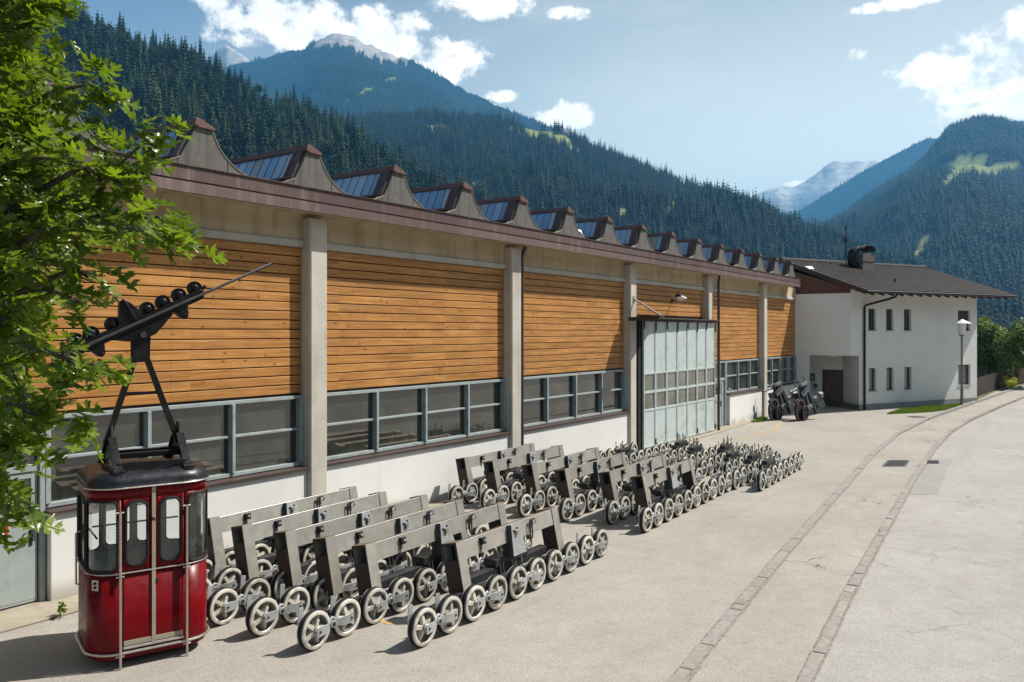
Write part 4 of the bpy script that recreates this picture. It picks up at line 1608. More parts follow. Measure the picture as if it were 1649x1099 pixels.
# door: centre strip, kick strip, lock, socket plate
mb = MB()
mb.box(-0.022, 0.022, -CD / 2 - 0.014, -CD / 2 - 0.001, 0.235, 2.235, 0)
mb.box(-0.35, 0.35, -CD / 2 - 0.010, -CD / 2 - 0.001, 0.275, 0.335, 0)
mb.box(-0.352, -0.347, -CD / 2 - 0.004, -CD / 2 + 0.001, 0.24, 2.23, 1)
mb.box(0.347, 0.352, -CD / 2 - 0.004, -CD / 2 + 0.001, 0.24, 2.23, 1)
mb.build('door_strip', [M['tan'], M['rubber']], cabin)
mb = MB()
mb.box(0.03, 0.058, -CD / 2 - 0.02, -CD / 2, 1.02, 1.065)
mb.build('door_lock', M['darksteel'], cabin)
mb = MB()
mb.cyl((-0.01, -CD / 2 - 0.01, 1.83), (-0.01, -CD / 2 - 0.05, 1.83), 0.018, 8)
mb.bar((-0.02, -CD / 2 - 0.05, 1.83), (0.03, -CD / 2 - 0.05, 1.80), 0.015, 0.02)
mb.build('door_handle', M['darksteel'], cabin)
mb = MB()
ctr_s = -c1 - 0.03
mb.add([psz(ctr_s - 0.045, 0.99, 0.012), psz(ctr_s + 0.045, 0.99, 0.012), psz(ctr_s + 0.045, 1.12, 0.012), psz(ctr_s - 0.045, 1.12, 0.012),
        psz(ctr_s - 0.045, 0.99, 0), psz(ctr_s + 0.045, 0.99, 0), psz(ctr_s + 0.045, 1.12, 0), psz(ctr_s - 0.045, 1.12, 0)],
       [(0, 1, 2, 3), (0, 4, 5, 1), (1, 5, 6, 2), (2, 6, 7, 3), (3, 7, 4, 0)])
for z in (1.03, 1.08):
    p, q = psz(ctr_s, z, 0.01), psz(ctr_s, z, 0.022)
    mb.cyl(p, q, 0.018, 10, 1)
mb.build('socket_plate', [M['alu'], M['rubber']], cabin)
# inside: floor, bench, hand rail
mb = MB()
mb.add([psz(PER * i / 48, 0.24, -0.05) for i in range(48)], [tuple(range(48))])
mb.box(-0.4, 0.4, 0.28, 0.58, 0.24, 0.66)
mb.tube([(-0.55, 0.45, 1.58), (0.55, 0.45, 1.58)], 0.012, 8, 1)
mb.tube([(-0.6, -0.3, 1.58), (-0.6, 0.35, 1.58)], 0.012, 8, 1)
mb.build('interior', [M['inner'], M['darksteel']], cabin)

# hanger
hg = MB()
ym = 0.0
for x in (-0.41, 0.43):
    # gusset plates, standing on front and rear lugs
    hg.prism([(x, -0.52, 2.43), (x, -0.50, 2.50), (x, -0.13, 2.80), (x, -0.05, 2.98), (x, 0.05, 2.98), (x, 0.13, 2.80), (x, 0.50, 2.50), (x, 0.52, 2.43), (x, 0.42, 2.44), (x, 0.0, 2.56), (x, -0.42, 2.44)], (0.03, 0, 0))
    hg.bar((x + 0.015, -0.52, 2.47), (x + 0.015, -0.1, 2.83), 0.10, 0.018)
    hg.bar((x + 0.015, 0.52, 2.47), (x + 0.015, 0.1, 2.83), 0.10, 0.018)
    for y in (-0.52, 0.52):
        hg.cyl((x - 0.05, y, 2.42), (x + 0.08, y, 2.42), 0.062, 18)
        hg.cyl((x - 0.065, y, 2.42), (x + 0.095, y, 2.42), 0.03, 12)
        yy = y * 1.02
        hg.box(x - 0.03, x + 0.06, min(yy, yy * 1.14), max(yy, yy * 1.14), 2.25, 2.42)
for y, z in ((-0.46, 2.50), (-0.12, 2.58), (0.2, 2.58)):
    hg.bar((-0.40, y, z), (0.44, y, z), 0.07, 0.07)
hg.bar((-0.455, 0, 2.74), (-0.10, 0, 3.86), 0.07, 0.085, up=(0, 1, 0))
hg.bar((0.45, 0, 2.70), (0.04, 0, 3.86), 0.07, 0.085, up=(0, 1, 0))
hg.bar((-0.25, 0, 3.385), (0.21, 0, 3.385), 0.04, 0.04)
for y in (-0.05, 0.03):
    hg.prism([(-0.145, y, 3.80), (0.075, y, 3.80), (0.09, y, 4.24), (0.04, y, 4.30), (-0.12, y, 4.30), (-0.15, y, 4.24)], (0, 0.02, 0))
hg.cyl((-0.02, -0.11, 4.158), (-0.02, 0.10, 4.158), 0.05, 18)
hgo = hg.build('hanger', M['blackpaint'], cabin, 0.004)
pv = MB()
pv.cyl((-0.02, -0.125, 4.158), (-0.02, -0.11, 4.158), 0.038, 16)
pv.build('pivot_bolt', M['rust'], hgo)
# carriage along the tilted rope
th = math.atan2(0.484, 1.0)
dx, dz = math.cos(th), math.sin(th)
r0 = Vector((-0.02, 0, 4.305))


def cl(t, up, y=0.0):
    return r0 + Vector((dx, 0, dz)) * t + Vector((-dz, 0, dx)) * up + Vector((0, y, 0))


cg = MB()
for y in (-0.07, 0.05):
    cg.prism([cl(-1.0, -0.035, y), cl(0.86, -0.02, y), cl(0.92, 0.05, y), cl(0.88, 0.12, y), cl(0.2, 0.10, y), cl(-0.2, 0.10, y), cl(-0.98, 0.12, y), cl(-1.05, 0.05, y)], (0, 0.02, 0))
    cg.prism([cl(-0.42, -0.035, y - 0.003), cl(-0.16, -0.19, y - 0.003), cl(0.10, -0.19, y - 0.003), cl(0.44, -0.03, y - 0.003)], (0, 0.026, 0))
# brake shield over the middle
cg.prism([(-0.31, -0.06, 4.28), (-0.30, -0.06, 4.60), (-0.245, -0.06, 4.625), (-0.16, -0.06, 4.585), (-0.06, -0.06, 4.50), (0.03, -0.06, 4.36), (0.05, -0.06, 4.30)], (0, 0.11, 0))
cg.tube([(-0.31, -0.07, 4.64), (-0.30, -0.07, 4.66), (-0.24, -0.07, 4.61), (-0.1, -0.08, 4.36)], 0.012, 6)
cg.tube([(-0.305, 0.03, 4.60), (-0.33, 0.03, 4.66), (-0.36, 0.03, 4.67)], 0.015, 6)
# hanging lugs
for t in (0.53, -0.62):
    cg.prism([cl(t - 0.10, -0.02, -0.075), cl(t - 0.04, -0.15, -0.075), cl(t, -0.18, -0.075), cl(t + 0.05, -0.15, -0.075), cl(t + 0.10, -0.02, -0.075)], (0, 0.15, 0))
    cg.cyl(cl(t + 0.005, -0.135, -0.09), cl(t + 0.005, -0.135, 0.09), 0.028, 12)
cg.tube([cl(0.9, 0.10), cl(0.98, 0.12)], 0.025, 8)
cgo = cg.build('carriage', M['blackpaint'], cabin, 0.003)
for t in (-0.80, -0.60, -0.32, 0.15, 0.37, 0.60, 0.83):
    wm = MB()
    wm.lathe([(0.0, -0.05), (0.035, -0.05), (0.04, -0.035), (0.06, -0.02), (0.078, -0.02), (0.082, -0.03), (0.098, -0.03), (0.1, -0.02), (0.083, -0.006), (0.083, 0.006), (0.1, 0.02), (0.098, 0.03), (0.0, 0.03)], cl(t, 0.15), 'Y', 24)
    wm.cyl(cl(t, 0.15, -0.075), cl(t, 0.15, -0.05), 0.014, 8)
    wm.build('pulley', M['blackpaint'], cgo)
rp = MB()
for k_ in range(6):
    pts = []
    for i in range(140):
        t = -1.15 + 3.1 * i / 139
        a = 2 * math.pi * (t / 0.34) + k_ * math.pi / 3
        pts.append(cl(t, 0.042 + 0.0115 * math.cos(a), -0.095 + 0.0115 * math.sin(a)))
    rp.tube(pts, 0.0095, 5)
rp.build('rope', M['rope'], cabin)
yl = MB()
yl.bar((-0.285, 0.045, 4.36), (-0.275, 0.045, 4.56), 0.03, 0.012)
yl.build('brake_lever', M['signyellow'], cgo)
# ---------------------------------------------------------------- roller batteries of a ropeway
M['topsteel'] = paint('rust tinged steel', (0.21, 0.15, 0.105), 0.55, 0.5, 0.25, 5)
PITCH = 0.581


def wheel_meshes():
    rm = MB()
    rm.lathe([(0, -0.02), (0.04, -0.02), (0.047, -0.012)], (0, 0, 0), 'Y', 32)
    rm.lathe([(0.047, -0.012), (0.052, 0.04), (0.07, 0.082), (0.168, 0.084), (0.186, 0.06), (0.192, 0.010)], (0, 0, 0), 'Y', 32, 1)
    rm.lathe([(0.192, 0.010), (0.204, 0.0), (0.238, 0.0), (0.249, 0.007), (0.25, 0.03), (0.25, 0.095), (0.25, 0.115), (0.2, 0.117), (0.19, 0.1), (0, 0.1)], (0, 0, 0), 'Y', 32)
    for i in range(5):
        a = 2 * math.pi * i / 5 + 0.3
        ca, sa = math.cos(a), math.sin(a)

        def q(r, t, y):
            return (ca * r - sa * t, y, sa * r + ca * t)
        rm.add([q(0.04, -0.028, 0.012), q(0.04, 0.028, 0.012), q(0.19, 0.02, 0.036), q(0.19, -0.02, 0.036), q(0.04, -0.042, 0.084), q(0.04, 0.042, 0.084), q(0.19, 0.034, 0.084), q(0.19, -0.034, 0.084)],
               [(0, 3, 2, 1), (0, 1, 5, 4), (1, 2, 6, 5), (2, 3, 7, 6), (3, 0, 4, 7)])
    tm = MB()
    tm.lathe([(0.249, 0.028), (0.258, 0.029), (0.2625, 0.035), (0.2625, 0.088), (0.258, 0.095), (0.249, 0.096)], (0, 0, 0), 'Y', 32)
    return rm, tm


def rocker_mb():
    mb = MB()
    h = PITCH / 2
    prof = [(-h - 0.05, -0.06, 0.066), (-h + 0.12, -0.06, 0.062), (-0.10, -0.03, 0.05), (-0.05, 0.005, 0.042), (0.05, 0.005, 0.042), (0.10, -0.03, 0.05), (h - 0.12, -0.06, 0.062), (h + 0.05, -0.06, 0.066)]
    v = []
    for x, y, z in prof:
        v += [(x, y, -z), (x, y, z), (x, y + 0.012, z), (x, y + 0.012, -z)]
    f = []
    n = len(prof)
    for i in range(n - 1):
        for j in range(4):
            f.append((4 * i + j, 4 * i + (j + 1) % 4, 4 * i + 4 + (j + 1) % 4, 4 * i + 4 + j))
    f += [(3, 2, 1, 0), (4 * n - 4, 4 * n - 3, 4 * n - 2, 4 * n - 1)]
    mb.add(v, f)
    for sx in (-1, 1):
        mb.cyl((sx * h, -0.075, 0), (sx * h, 0.01, 0), 0.016, 8, 1)
        mb.cyl((sx * (h + 0.065), -0.062, 0.015), (sx * (h + 0.065), -0.05, 0.015), 0.008, 6, 1)
    # pivot boss between the two wheels
    mb.cyl((0, -0.02, 0.0), (0, 0.17, 0.0), 0.05, 14, 0)
    mb.cyl((0, -0.03, 0.0), (0, -0.02, 0.0), 0.03, 12, 1)
    mb.tube([(-0.06, 0.02, 0.05), (0, 0.02, 0.085), (0.06, 0.02, 0.05)], 0.02, 8, 0)
    return mb


RIM, TYRE = wheel_meshes()
PROTO = {}


def wheel(parent, x):
    if 'w' not in PROTO:
        r = RIM.build('wheel', [M['rim'], M['dish']], parent)
        t = TYRE.build('tyre', M['rubber'], r)
        PROTO['w'] = r
        c = r
    else:
        c = copy_tree(PROTO['w'], parent)
    c.location = (x, 0.0, 0.2625)
    return c


def part_copy(key, maker, name, mats, parent, loc):
    if key not in PROTO:
        PROTO[key] = maker().build(name, mats, parent, 0.002)
        c = PROTO[key]
    else:
        c = PROTO[key].copy()
        COL.objects.link(c)
        c.parent = parent
    c.location = loc
    return c


def tab_mb():
    mb = MB()
    mb.prism([(-0.05, 0.13, 0.40), (0.04, 0.13, 0.40), (0.045, 0.13, 0.575), (-0.035, 0.13, 0.59)], (0, 0.014, 0))
    mb.box(-0.05, 0.2, 0.125, 0.15, 0.36, 0.41)
    return mb


def rear_beam_mb():
    mb = MB()
    n = PITCH * 3
    mb.prism([(-n / 2 - 0.1, 0.15, 0.22), (n / 2 + 0.1, 0.15, 0.22), (n / 2 + 0.1, 0.15, 0.31), (0.15, 0.15, 0.42), (-0.15, 0.15, 0.42), (-n / 2 - 0.1, 0.15, 0.31)], (0, 0.07, 0))
    mb.cyl((0, 0.13, 0.36), (0, 0.30, 0.36), 0.06, 12)
    return mb


def make_frame(root, xl, xr, yt, rnd):
    """leaning portal frame: two box posts, open ended box girder, pivot plate and brackets"""
    zt = 1.12
    yt = yt + 0.05
    S = Matrix.Translation((0, yt, zt)) @ Matrix.Rotation(R(-12), 4, 'X') @ Matrix.Translation((0, -yt, -zt))
    d, w = 0.28, 0.20
    y0, y1 = yt, yt + d
    for i, x in enumerate((xl, xr - w)):
        p = MB(S)
        zb = 0.83
        v = lambda a, b, c: (a, b, c)
        # lower post: front and back steel, sides rusty, with their shade painted in
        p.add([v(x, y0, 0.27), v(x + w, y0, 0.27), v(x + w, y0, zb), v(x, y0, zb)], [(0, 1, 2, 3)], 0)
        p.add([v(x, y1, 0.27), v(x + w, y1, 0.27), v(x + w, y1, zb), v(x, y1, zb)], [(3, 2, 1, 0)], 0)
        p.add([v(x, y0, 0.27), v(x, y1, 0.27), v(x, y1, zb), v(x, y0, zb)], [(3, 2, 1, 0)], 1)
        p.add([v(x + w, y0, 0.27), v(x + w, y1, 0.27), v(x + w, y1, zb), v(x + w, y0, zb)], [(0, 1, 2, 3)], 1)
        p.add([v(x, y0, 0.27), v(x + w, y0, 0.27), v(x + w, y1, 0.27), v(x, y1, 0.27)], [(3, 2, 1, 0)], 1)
        # head: open tube along x
        t = 0.035
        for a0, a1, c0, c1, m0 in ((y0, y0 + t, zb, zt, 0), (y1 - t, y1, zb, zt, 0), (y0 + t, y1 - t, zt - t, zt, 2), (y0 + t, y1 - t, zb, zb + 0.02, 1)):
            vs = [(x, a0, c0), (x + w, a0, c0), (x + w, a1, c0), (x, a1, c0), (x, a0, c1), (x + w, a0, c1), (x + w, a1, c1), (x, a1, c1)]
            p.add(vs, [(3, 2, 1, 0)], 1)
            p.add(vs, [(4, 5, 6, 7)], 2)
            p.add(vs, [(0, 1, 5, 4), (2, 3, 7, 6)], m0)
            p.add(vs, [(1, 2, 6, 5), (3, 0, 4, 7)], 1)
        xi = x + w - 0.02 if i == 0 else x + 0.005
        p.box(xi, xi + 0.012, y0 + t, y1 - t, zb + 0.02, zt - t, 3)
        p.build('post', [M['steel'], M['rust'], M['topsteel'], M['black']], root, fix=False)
    gb = MB(S)
    ga, gz, gb_ = y0 + 0.012, 0.845, y0 + 0.15
    x0, x1 = xl + w, xr - w
    gv = [(x0, ga, gz), (x1, ga, gz), (x1, gb_, gz), (x0, gb_, gz), (x0, ga, zt - 0.012), (x1, ga, zt - 0.012), (x1, gb_, zt - 0.012), (x0, gb_, zt - 0.012)]
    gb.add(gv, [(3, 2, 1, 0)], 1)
    gb.add(gv, [(0, 1, 5, 4), (2, 3, 7, 6)], 0)
    gb.add(gv, [(4, 5, 6, 7)], 2)
    gb.tube([(x0, ga, zt - 0.016), (x1, ga, zt - 0.016)], 0.006, 6, 3)
    gb.tube([(x0 + 0.002, ga, gz), (x0 + 0.002, ga, zt)], 0.008, 6, 3)
    girder = gb.build('girder', [M['steel'], M['rust'], M['topsteel'], M['galv']], root, fix=False)
    xm = (x0 + x1) / 2 + rnd.uniform(-0.03, 0.03)
    pm = MB(S)
    pm.prism([(xm - 0.13, ga - 0.075, 1.10), (xm + 0.08, ga - 0.075, 1.10), (xm + 0.21, ga - 0.075, 0.68), (xm + 0.19, ga - 0.075, 0.64), (xm - 0.17, ga - 0.075, 0.64), (xm - 0.20, ga - 0.075, 0.68)], (0, 0.018, 0))
    pm.prism([(xm - 0.145, ga - 0.09, 1.10), (xm - 0.215, ga - 0.09, 0.62), (xm - 0.20, ga - 0.09, 0.62), (xm - 0.13, ga - 0.09, 1.10)], (0, 0.20, 0), 1)
    pm.box(xm - 0.19, xm + 0.2, ga - 0.08, ga + 0.2, 0.62, 0.64)
    pm.cyl((xm - 0.01, ga - 0.12, 0.97), (xm - 0.01, ga - 0.074, 0.97), 0.04, 12, 2)
    pm.cyl((xm - 0.065, ga - 0.09, 1.0), (xm - 0.065, ga - 0.074, 1.0), 0.022, 8, 1)
    pm.cyl((xm + 0.035, ga - 0.09, 1.03), (xm + 0.035, ga - 0.074, 1.03), 0.018, 8, 1)
    pm.build('pivot_plate', [M['galv'], M['darksteel'], M['bolt']], root, 0.002)
    for t in (0.17, 0.72):
        xb = x0 + (x1 - x0) * t + rnd.uniform(-0.03, 0.03)
        bm_ = MB(S)
        if t < 0.5:
            bm_.prism([(xb - 0.05, ga - 0.06, 1.07), (xb + 0.05, ga - 0.06, 1.07), (xb + 0.05, ga - 0.06, 0.965), (xb - 0.04, ga - 0.06, 0.965)], (0, 0.012, 0), 0)
            bm_.box(xb - 0.05, xb - 0.04, ga - 0.05, ga, 0.965, 1.07, 0)
            bm_.bar((xb - 0.05, ga - 0.03, 0.99), (xb - 0.10, ga - 0.02, 0.80), 0.012, 0.02, 0)
        else:
            bm_.prism([(xb - 0.06, ga - 0.06, 1.08), (xb + 0.08, ga - 0.06, 1.08), (xb + 0.11, ga - 0.06, 1.0), (xb - 0.02, ga - 0.06, 0.99)], (0, 0.012, 0), 0)
            bm_.tube([(xb - 0.07, ga - 0.05, 1.06), (xb - 0.115, ga - 0.05, 0.80), (xb - 0.09, ga - 0.05, 0.78), (xb - 0.055, ga - 0.05, 0.80), (xb - 0.01, ga - 0.05, 1.03)], 0.014, 6, 0, closed=True)
            bm_.prism([(xb + 0.02, ga - 0.064, 1.06), (xb + 0.07, ga - 0.064, 1.06), (xb + 0.07, ga - 0.064, 1.01), (xb + 0.02, ga - 0.064, 1.01)], (0, 0.004, 0), 1)
        bm_.cyl((xb + 0.005, ga - 0.075, 1.02), (xb + 0.005, ga - 0.055, 1.02), 0.02, 8, 1)
        bm_.build('bracket', [M['rubber'], M['galv']], root)
    # hanging bolts and inner suspension beam
    hb = MB(S)
    for dx in (-0.32, -0.24, 0.02, 0.1, 0.3):
        hb.cyl((xm + dx, y0 + 0.13, 0.36), (xm + dx, y0 + 0.13, 0.84), 0.011, 6)
    hb.build('hanger_bolts', M['bolt'], root)
    sb = MB()
    sb.box(xl + 0.3, xr - 0.3, yt + 0.02, yt + 0.18, 0.36, 0.50)
    sb.box(xm - 0.45, xm + 0.5, yt + 0.0, yt + 0.24, 0.50, 0.62)
    sb.build('suspension_beam', M['darksteel'], root, 0.01)


GRP = {'A': 'framed roller batteries behind the red cabin', 'B': 'framed roller batteries in the middle of the yard', 'C': 'roller trains without frames'}


def battery(x0, y0, rz, label, group, frame=None, n=10, seed=0, pins=None):
    rnd = random.Random(seed)
    root = thing('roller_battery', label, 'roller battery', (x0, y0, 0), R(rz), group)
    ang = R(rz)
    gap = 0
    for i in range(n):
        wh = wheel(root, i * PITCH)
        wh.rotation_euler = (0, rnd.uniform(0, 6.28), 0)
    for i in range(0, n - 1, 2):
        c = part_copy('rocker', rocker_mb, 'rocker_arm', [M['galv'], M['darksteel']], root, ((i + 0.5) * PITCH, 0, 0.2625))
        c.rotation_euler = (0, rnd.uniform(-0.05, 0.05), 0)
    for i in (0, 1, n - 2, n - 1):
        part_copy('tab', tab_mb, 'rope_catcher', [M['galv']], root, (i * PITCH - 0.16, 0, 0))
    for i in range(0, n - 3, 4):
        part_copy('rear', rear_beam_mb, 'balance_beam', [M['darksteel']], root, ((i + 1.5) * PITCH, 0, 0))
    if frame:
        xl, xr, yt = frame
        lx = xl - x0
        make_frame(root, lx, xr - x0, (yt - y0) - (lx + (xr - xl) / 2) * math.tan(ang), rnd)
    if pins is not None:
        pb = MB()
        px = pins
        pb.box(px - 0.55, px + 0.55, 0.16, 0.34, 0.42, 0.56, 0)
        pb.box(px - 0.42, px + 0.3, 0.14, 0.30, 0.56, 0.66, 0)
        pb.build('carrier_beam', [M['darksteel']], root, 0.01)
        pb = MB()
        pb.box(px - 0.5, px + 0.5, 0.17, 0.33, 0.50, 0.545)
        for j in range(7):
            a = px - 0.4 + j * 0.13 + rnd.uniform(-0.03, 0.03)
            zz = 0.80 + rnd.uniform(-0.08, 0.1)
            b = a + rnd.uniform(-0.06, 0.06)
            yy = 0.18 + rnd.uniform(0, 0.12)
            pb.cyl((a, yy, 0.5), (b, yy, zz), 0.012, 6)
            pb.cyl((b, yy, zz - 0.01), (b, yy, zz + 0.04), 0.02, 6)
        pb.build('threaded_rods', M['bolt'], root)
    return root


ORD = ['closest to the road', 'second from the road', 'third from the road', 'fourth from the road', 'fifth from the road', 'closest to the hall wall']
A_ROWS = [(2.65, -6.06, (3.715, 6.687, -5.72)), (1.74, -4.96, (2.868, 6.50, -4.71)), (1.69, -3.97, (2.811, 6.26, -3.93)), (1.63, -3.16, (2.724, 6.2, -3.13)), (1.75, -2.36, (2.589, 5.99, -2.26)), (1.8, -1.55, (2.6, 6.046, -1.40))]
for i, (x, y, fr) in enumerate(A_ROWS):
    battery(x, y, 2.0, 'framed ten wheel battery near the red cabin, row ' + ORD[i], GRP['A'], fr, 10, 10 + i)
B_ROWS = [(10.1, -5.74, (10.414, 13.36, -5.45)), (10.33, -4.82, (10.468, 13.6, -4.65)), (10.0, -3.85, (10.173, 13.3, -3.83)), (9.85, -2.84, (10.347, 13.75, -3.05)), (9.86, -1.80, (10.218, 13.6, -2.17)), (9.72, -0.95, (10.214, 13.47, -1.38))]
for i, (x, y, fr) in enumerate(B_ROWS):
    yo = max(fr[2], y + 0.2)
    battery(x, y, 1.9, 'framed ten wheel battery of the second group, row ' + ORD[i], GRP['B'], (fr[0], fr[1], yo), 10, 30 + i)
C_ROWS = [(15.96, -6.25, 8, 'nearest the road, at the far tip of the yard', 1.3), (15.78, -5.62, 8, 'second from the road', 2.2), (17.0, -4.95, 8, 'third from the road', 1.0), (16.9, -4.25, 8, 'fourth from the road', 2.6), (17.2, -3.55, 8, 'fourth from the hall', 1.4),
          (16.6, -2.75, 8, 'third from the hall', 2.9), (15.9, -1.95, 8, 'second from the hall', 1.0), (13.95, -1.08, 10, 'right along the hall wall by the garage door', 0.4)]
for i, (x, y, n, l, px) in enumerate(C_ROWS):
    battery(x, y, 2.0, 'frameless roller train, row ' + l, GRP['C'], None, n, 50 + i, px)


# ---------------------------------------------------------------- dark ropeway carriages leaning by the hall
M['dullsteel'] = paint('dull zinc', (0.17, 0.175, 0.18), 0.5, 0.4, 0.3, 8, dirt=(0.05, 0.05, 0.05), dscale=6)


def leaning_carriage(loc, rz, label, hub):
    t = thing('ropeway_carriage', label, 'ropeway carriage', loc, rz, 'dark ropeway carriages at the end of the hall')
    t.scale = (1.12, 1.12, 1.1)
    S = Matrix.Rotation(R(-14), 4, 'X') @ Matrix.Rotation(R(-10), 4, 'Y')
    mb = MB(S)
    mb.prism([(0.15, 0, 0.12), (0.95, 0, 0.1), (0.8, 0, 1.5), (0.42, 0, 1.42), (0.2, 0, 0.9)], (0, 0.10, 0))
    mb.box(0.1, 0.2, -0.05, 0.2, 0.2, 1.2)
    mb.bar((0.85, 0.05, 0.1), (0.72, 0.05, 1.55), 0.12, 0.18)
    mb.bar((0.2, 0.05, 0.25), (-0.35, -0.15, 0.6), 0.08, 0.1)
    mb.bar((0.2, 0.05, 0.95), (-0.3, -0.15, 0.85), 0.08, 0.1)
    mb.build('frame', M['darksteel'], t, 0.01)
    mb = MB(S)
    mb.bar((0.3, -0.06, 1.05), (0.72, -0.06, 1.25), 0.06, 0.2)
    mb.bar((0.2, -0.07, 0.45), (0.62, -0.1, 0.5), 0.08, 0.16)
    mb.bar((0.35, -0.06, 1.45), (0.75, -0.06, 1.52), 0.14, 0.14)
    mb.cyl((0.48, -0.16, 1.45), (0.48, -0.05, 1.45), 0.05, 12)
    for i in range(4):
        mb.bar((0.30 + i * 0.1, -0.1, 1.06 + i * 0.047), (0.34 + i * 0.1, -0.1, 1.2 + i * 0.05), 0.02, 0.03)
    mb.bar((0.5, -0.04, 0.45), (0.6, -0.03, 1.5), 0.05, 0.04)
    mb.build('grip_block', M['dullsteel'], t, 0.01)
    for (cx, cz, r) in ((-0.28, 0.47, 0.46), (0.02, 0.34, 0.32)):
        wm = MB(Matrix.Translation((cx, -0.12, cz)) @ Matrix.Rotation(R(24), 4, 'Z'))
        wm.lathe([(0.0, 0.02), (r * 0.2, 0.02), (r * 0.22, 0.05), (r * 0.8, 0.05), (r * 0.82, 0.0), (r * 0.93, 0.0), (r * 0.95, 0.02), (r, 0.03), (r, 0.09), (r * 0.9, 0.1), (0, 0.1)], (0, 0, 0), 'Y', 28)
        wo_ = wm.build('wheel', M['rubber'], t)
        rm = MB(Matrix.Translation((cx, -0.12, cz)) @ Matrix.Rotation(R(24), 4, 'Z'))
        rm.lathe([(r * 0.92, -0.004), (r * 0.96, -0.008), (r * 1.0, -0.004)], (0, 0, 0), 'Y', 28)
        for k_ in range(6):
            a = k_ * math.pi / 3
            rm.bar((math.cos(a) * r * 0.15, 0.04, math.sin(a) * r * 0.15), (math.cos(a) * r * 0.93, 0.03, math.sin(a) * r * 0.93), 0.02, 0.02)
        rm.build('rim', M[hub], wo_)
    mb = MB(S)
    mb.cyl((-0.2, 0.05, 1.32), (0.3, 0.05, 1.40), 0.05, 10)
    mb.cyl((0.22, 0.05, 1.35), (0.22, 0.05, 1.72), 0.03, 8)
    mb.cyl((0.82, 0.05, 1.45), (0.82, 0.05, 1.78), 0.035, 8)
    mb.cyl((0.95, 0.05, 0.75), (1.35, 0.0, 0.85), 0.10, 14)
    mb.cyl((1.25, 0.0, 0.84), (1.42, -0.02, 0.86), 0.16, 16)
    for i in range(4):
        mb.cyl((1.05 + i * 0.11, -0.05, 0.3), (1.07 + i * 0.1, -0.02, 0.75), 0.025, 8)
    mb.bar((0.22, 0.05, 1.4), (0.95, 0.05, 1.5), 0.04, 0.04)
    mb.bar((0.84, 0.05, 1.5), (0.97, 0.04, 0.75), 0.04, 0.04)
    mb.bar((1.0, -0.03, 0.72), (1.42, -0.03, 0.74), 0.05, 0.04)
    mb.build('suspension_rods', M['dullsteel'], t)
    return t


M['redrim'] = paint('faded red rim', (0.13, 0.07, 0.062), 0.6)
leaning_carriage((33.9, -1.1, 0), R(-30), 'dark greasy ropeway carriage leaning against the last hall pillar', 'dullsteel')
leaning_carriage((34.35, -2.2, 0), R(-30), 'dark ropeway carriage with reddish wheel rims, standing before the house porch', 'redrim')
# ---------------------------------------------------------------- mountains and forests
def at_px(x, d, z=0.0):
    """point at forward distance d in the direction of column x of the photograph"""
    p = CAM + FWD * d + RGT * (d * (x - 824.5) / 1330)
    p.z = z
    return p


def zpx(y, d):
    return 4.2 + (535 - y) / 1330 * d


def hill(name, crest, dc, db, ncol, nrow, amp, lam, seed, power=1.0, meadows=(), rocks=None, z0=-4.0, crest_amp=0.15):
    xs = np.array([c[0] for c in crest], float)
    ys = np.array([c[1] for c in crest], float)
    px = np.linspace(xs[0], xs[-1], ncol)
    cy = np.interp(px, xs, ys)
    D = np.interp(px, [p[0] for p in dc], [p[1] for p in dc])
    B = np.interp(px, [p[0] for p in db], [p[1] for p in db])
    T = np.concatenate([np.linspace(0, 1, nrow), np.linspace(1.03, 1.4, max(4, nrow // 5))])
    V = np.zeros((len(T), ncol, 3))
    off = Vector((seed * 17.3, seed * 5.1, 0))
    for j, t in enumerate(T):
        for i in range(ncol):
            d = B[i] + (D[i] - B[i]) * t
            p = at_px(px[i], d)
            zc = zpx(cy[i], D[i])
            if t <= 1:
                z = z0 + (zc - z0) * t ** power
                w = math.sin(math.pi * min(t, 1.0)) ** 0.8 + crest_amp * t
            else:
                z = zc - (t - 1) * (zc - z0) * 1.1
                w = crest_amp
            q = Vector((p.x / lam, p.y / lam, 0)) + off
            n = noise.fractal(q, 1.0, 2.1, 6) + 0.5 * noise.fractal(q * 4.0, 1.0, 2.0, 4) * 0.5
            if rocks is not None and t > 0.8:
                z += min((t - 0.8) * 6, 1.0) * amp * 0.12 * (1.0 - abs(noise.fractal(q * 9.0, 0.9, 2.1, 5)) * 2)
            V[j, i] = (p.x, p.y, z + amp * w * n)
    nr = len(T)
    F = []
    idx = np.arange(nr * ncol).reshape(nr, ncol)
    F = np.stack([idx[:-1, :-1], idx[:-1, 1:], idx[1:, 1:], idx[1:, :-1]], -1).reshape(-1, 4)
    VV = V.reshape(-1, 3)
    o = big_mesh(name, VV, F[:, ::1], M['hill'])
    # where every vertex lies in the picture's angular coordinates, for the land cover
    rel = VV - np.array(CAM)
    dep = rel @ np.array(FWD)
    pxx = 824.5 + 1330 * (rel @ np.array(RGT)) / dep
    pyy = 535 - 1330 * rel[:, 2] / dep
    md = cover(pxx, pyy, VV, meadows)
    rk = np.zeros(len(VV))
    if rocks is not None:
        rk = rocks(VV, pxx, pyy)
    for nm, arr in (('meadow', md), ('rock', rk)):
        a = o.data.attributes.new(nm, 'FLOAT', 'POINT')
        a.data.foreach_set('value', arr.astype(np.float32))
    o.data.polygons.foreach_set('use_smooth', [True] * len(F))
    tag(o, kind='structure')
    return dict(V=V, px=px, T=T, D=D, B=B, nr=nrow, meadow=md.reshape(nr, ncol), rock=rk.reshape(nr, ncol))


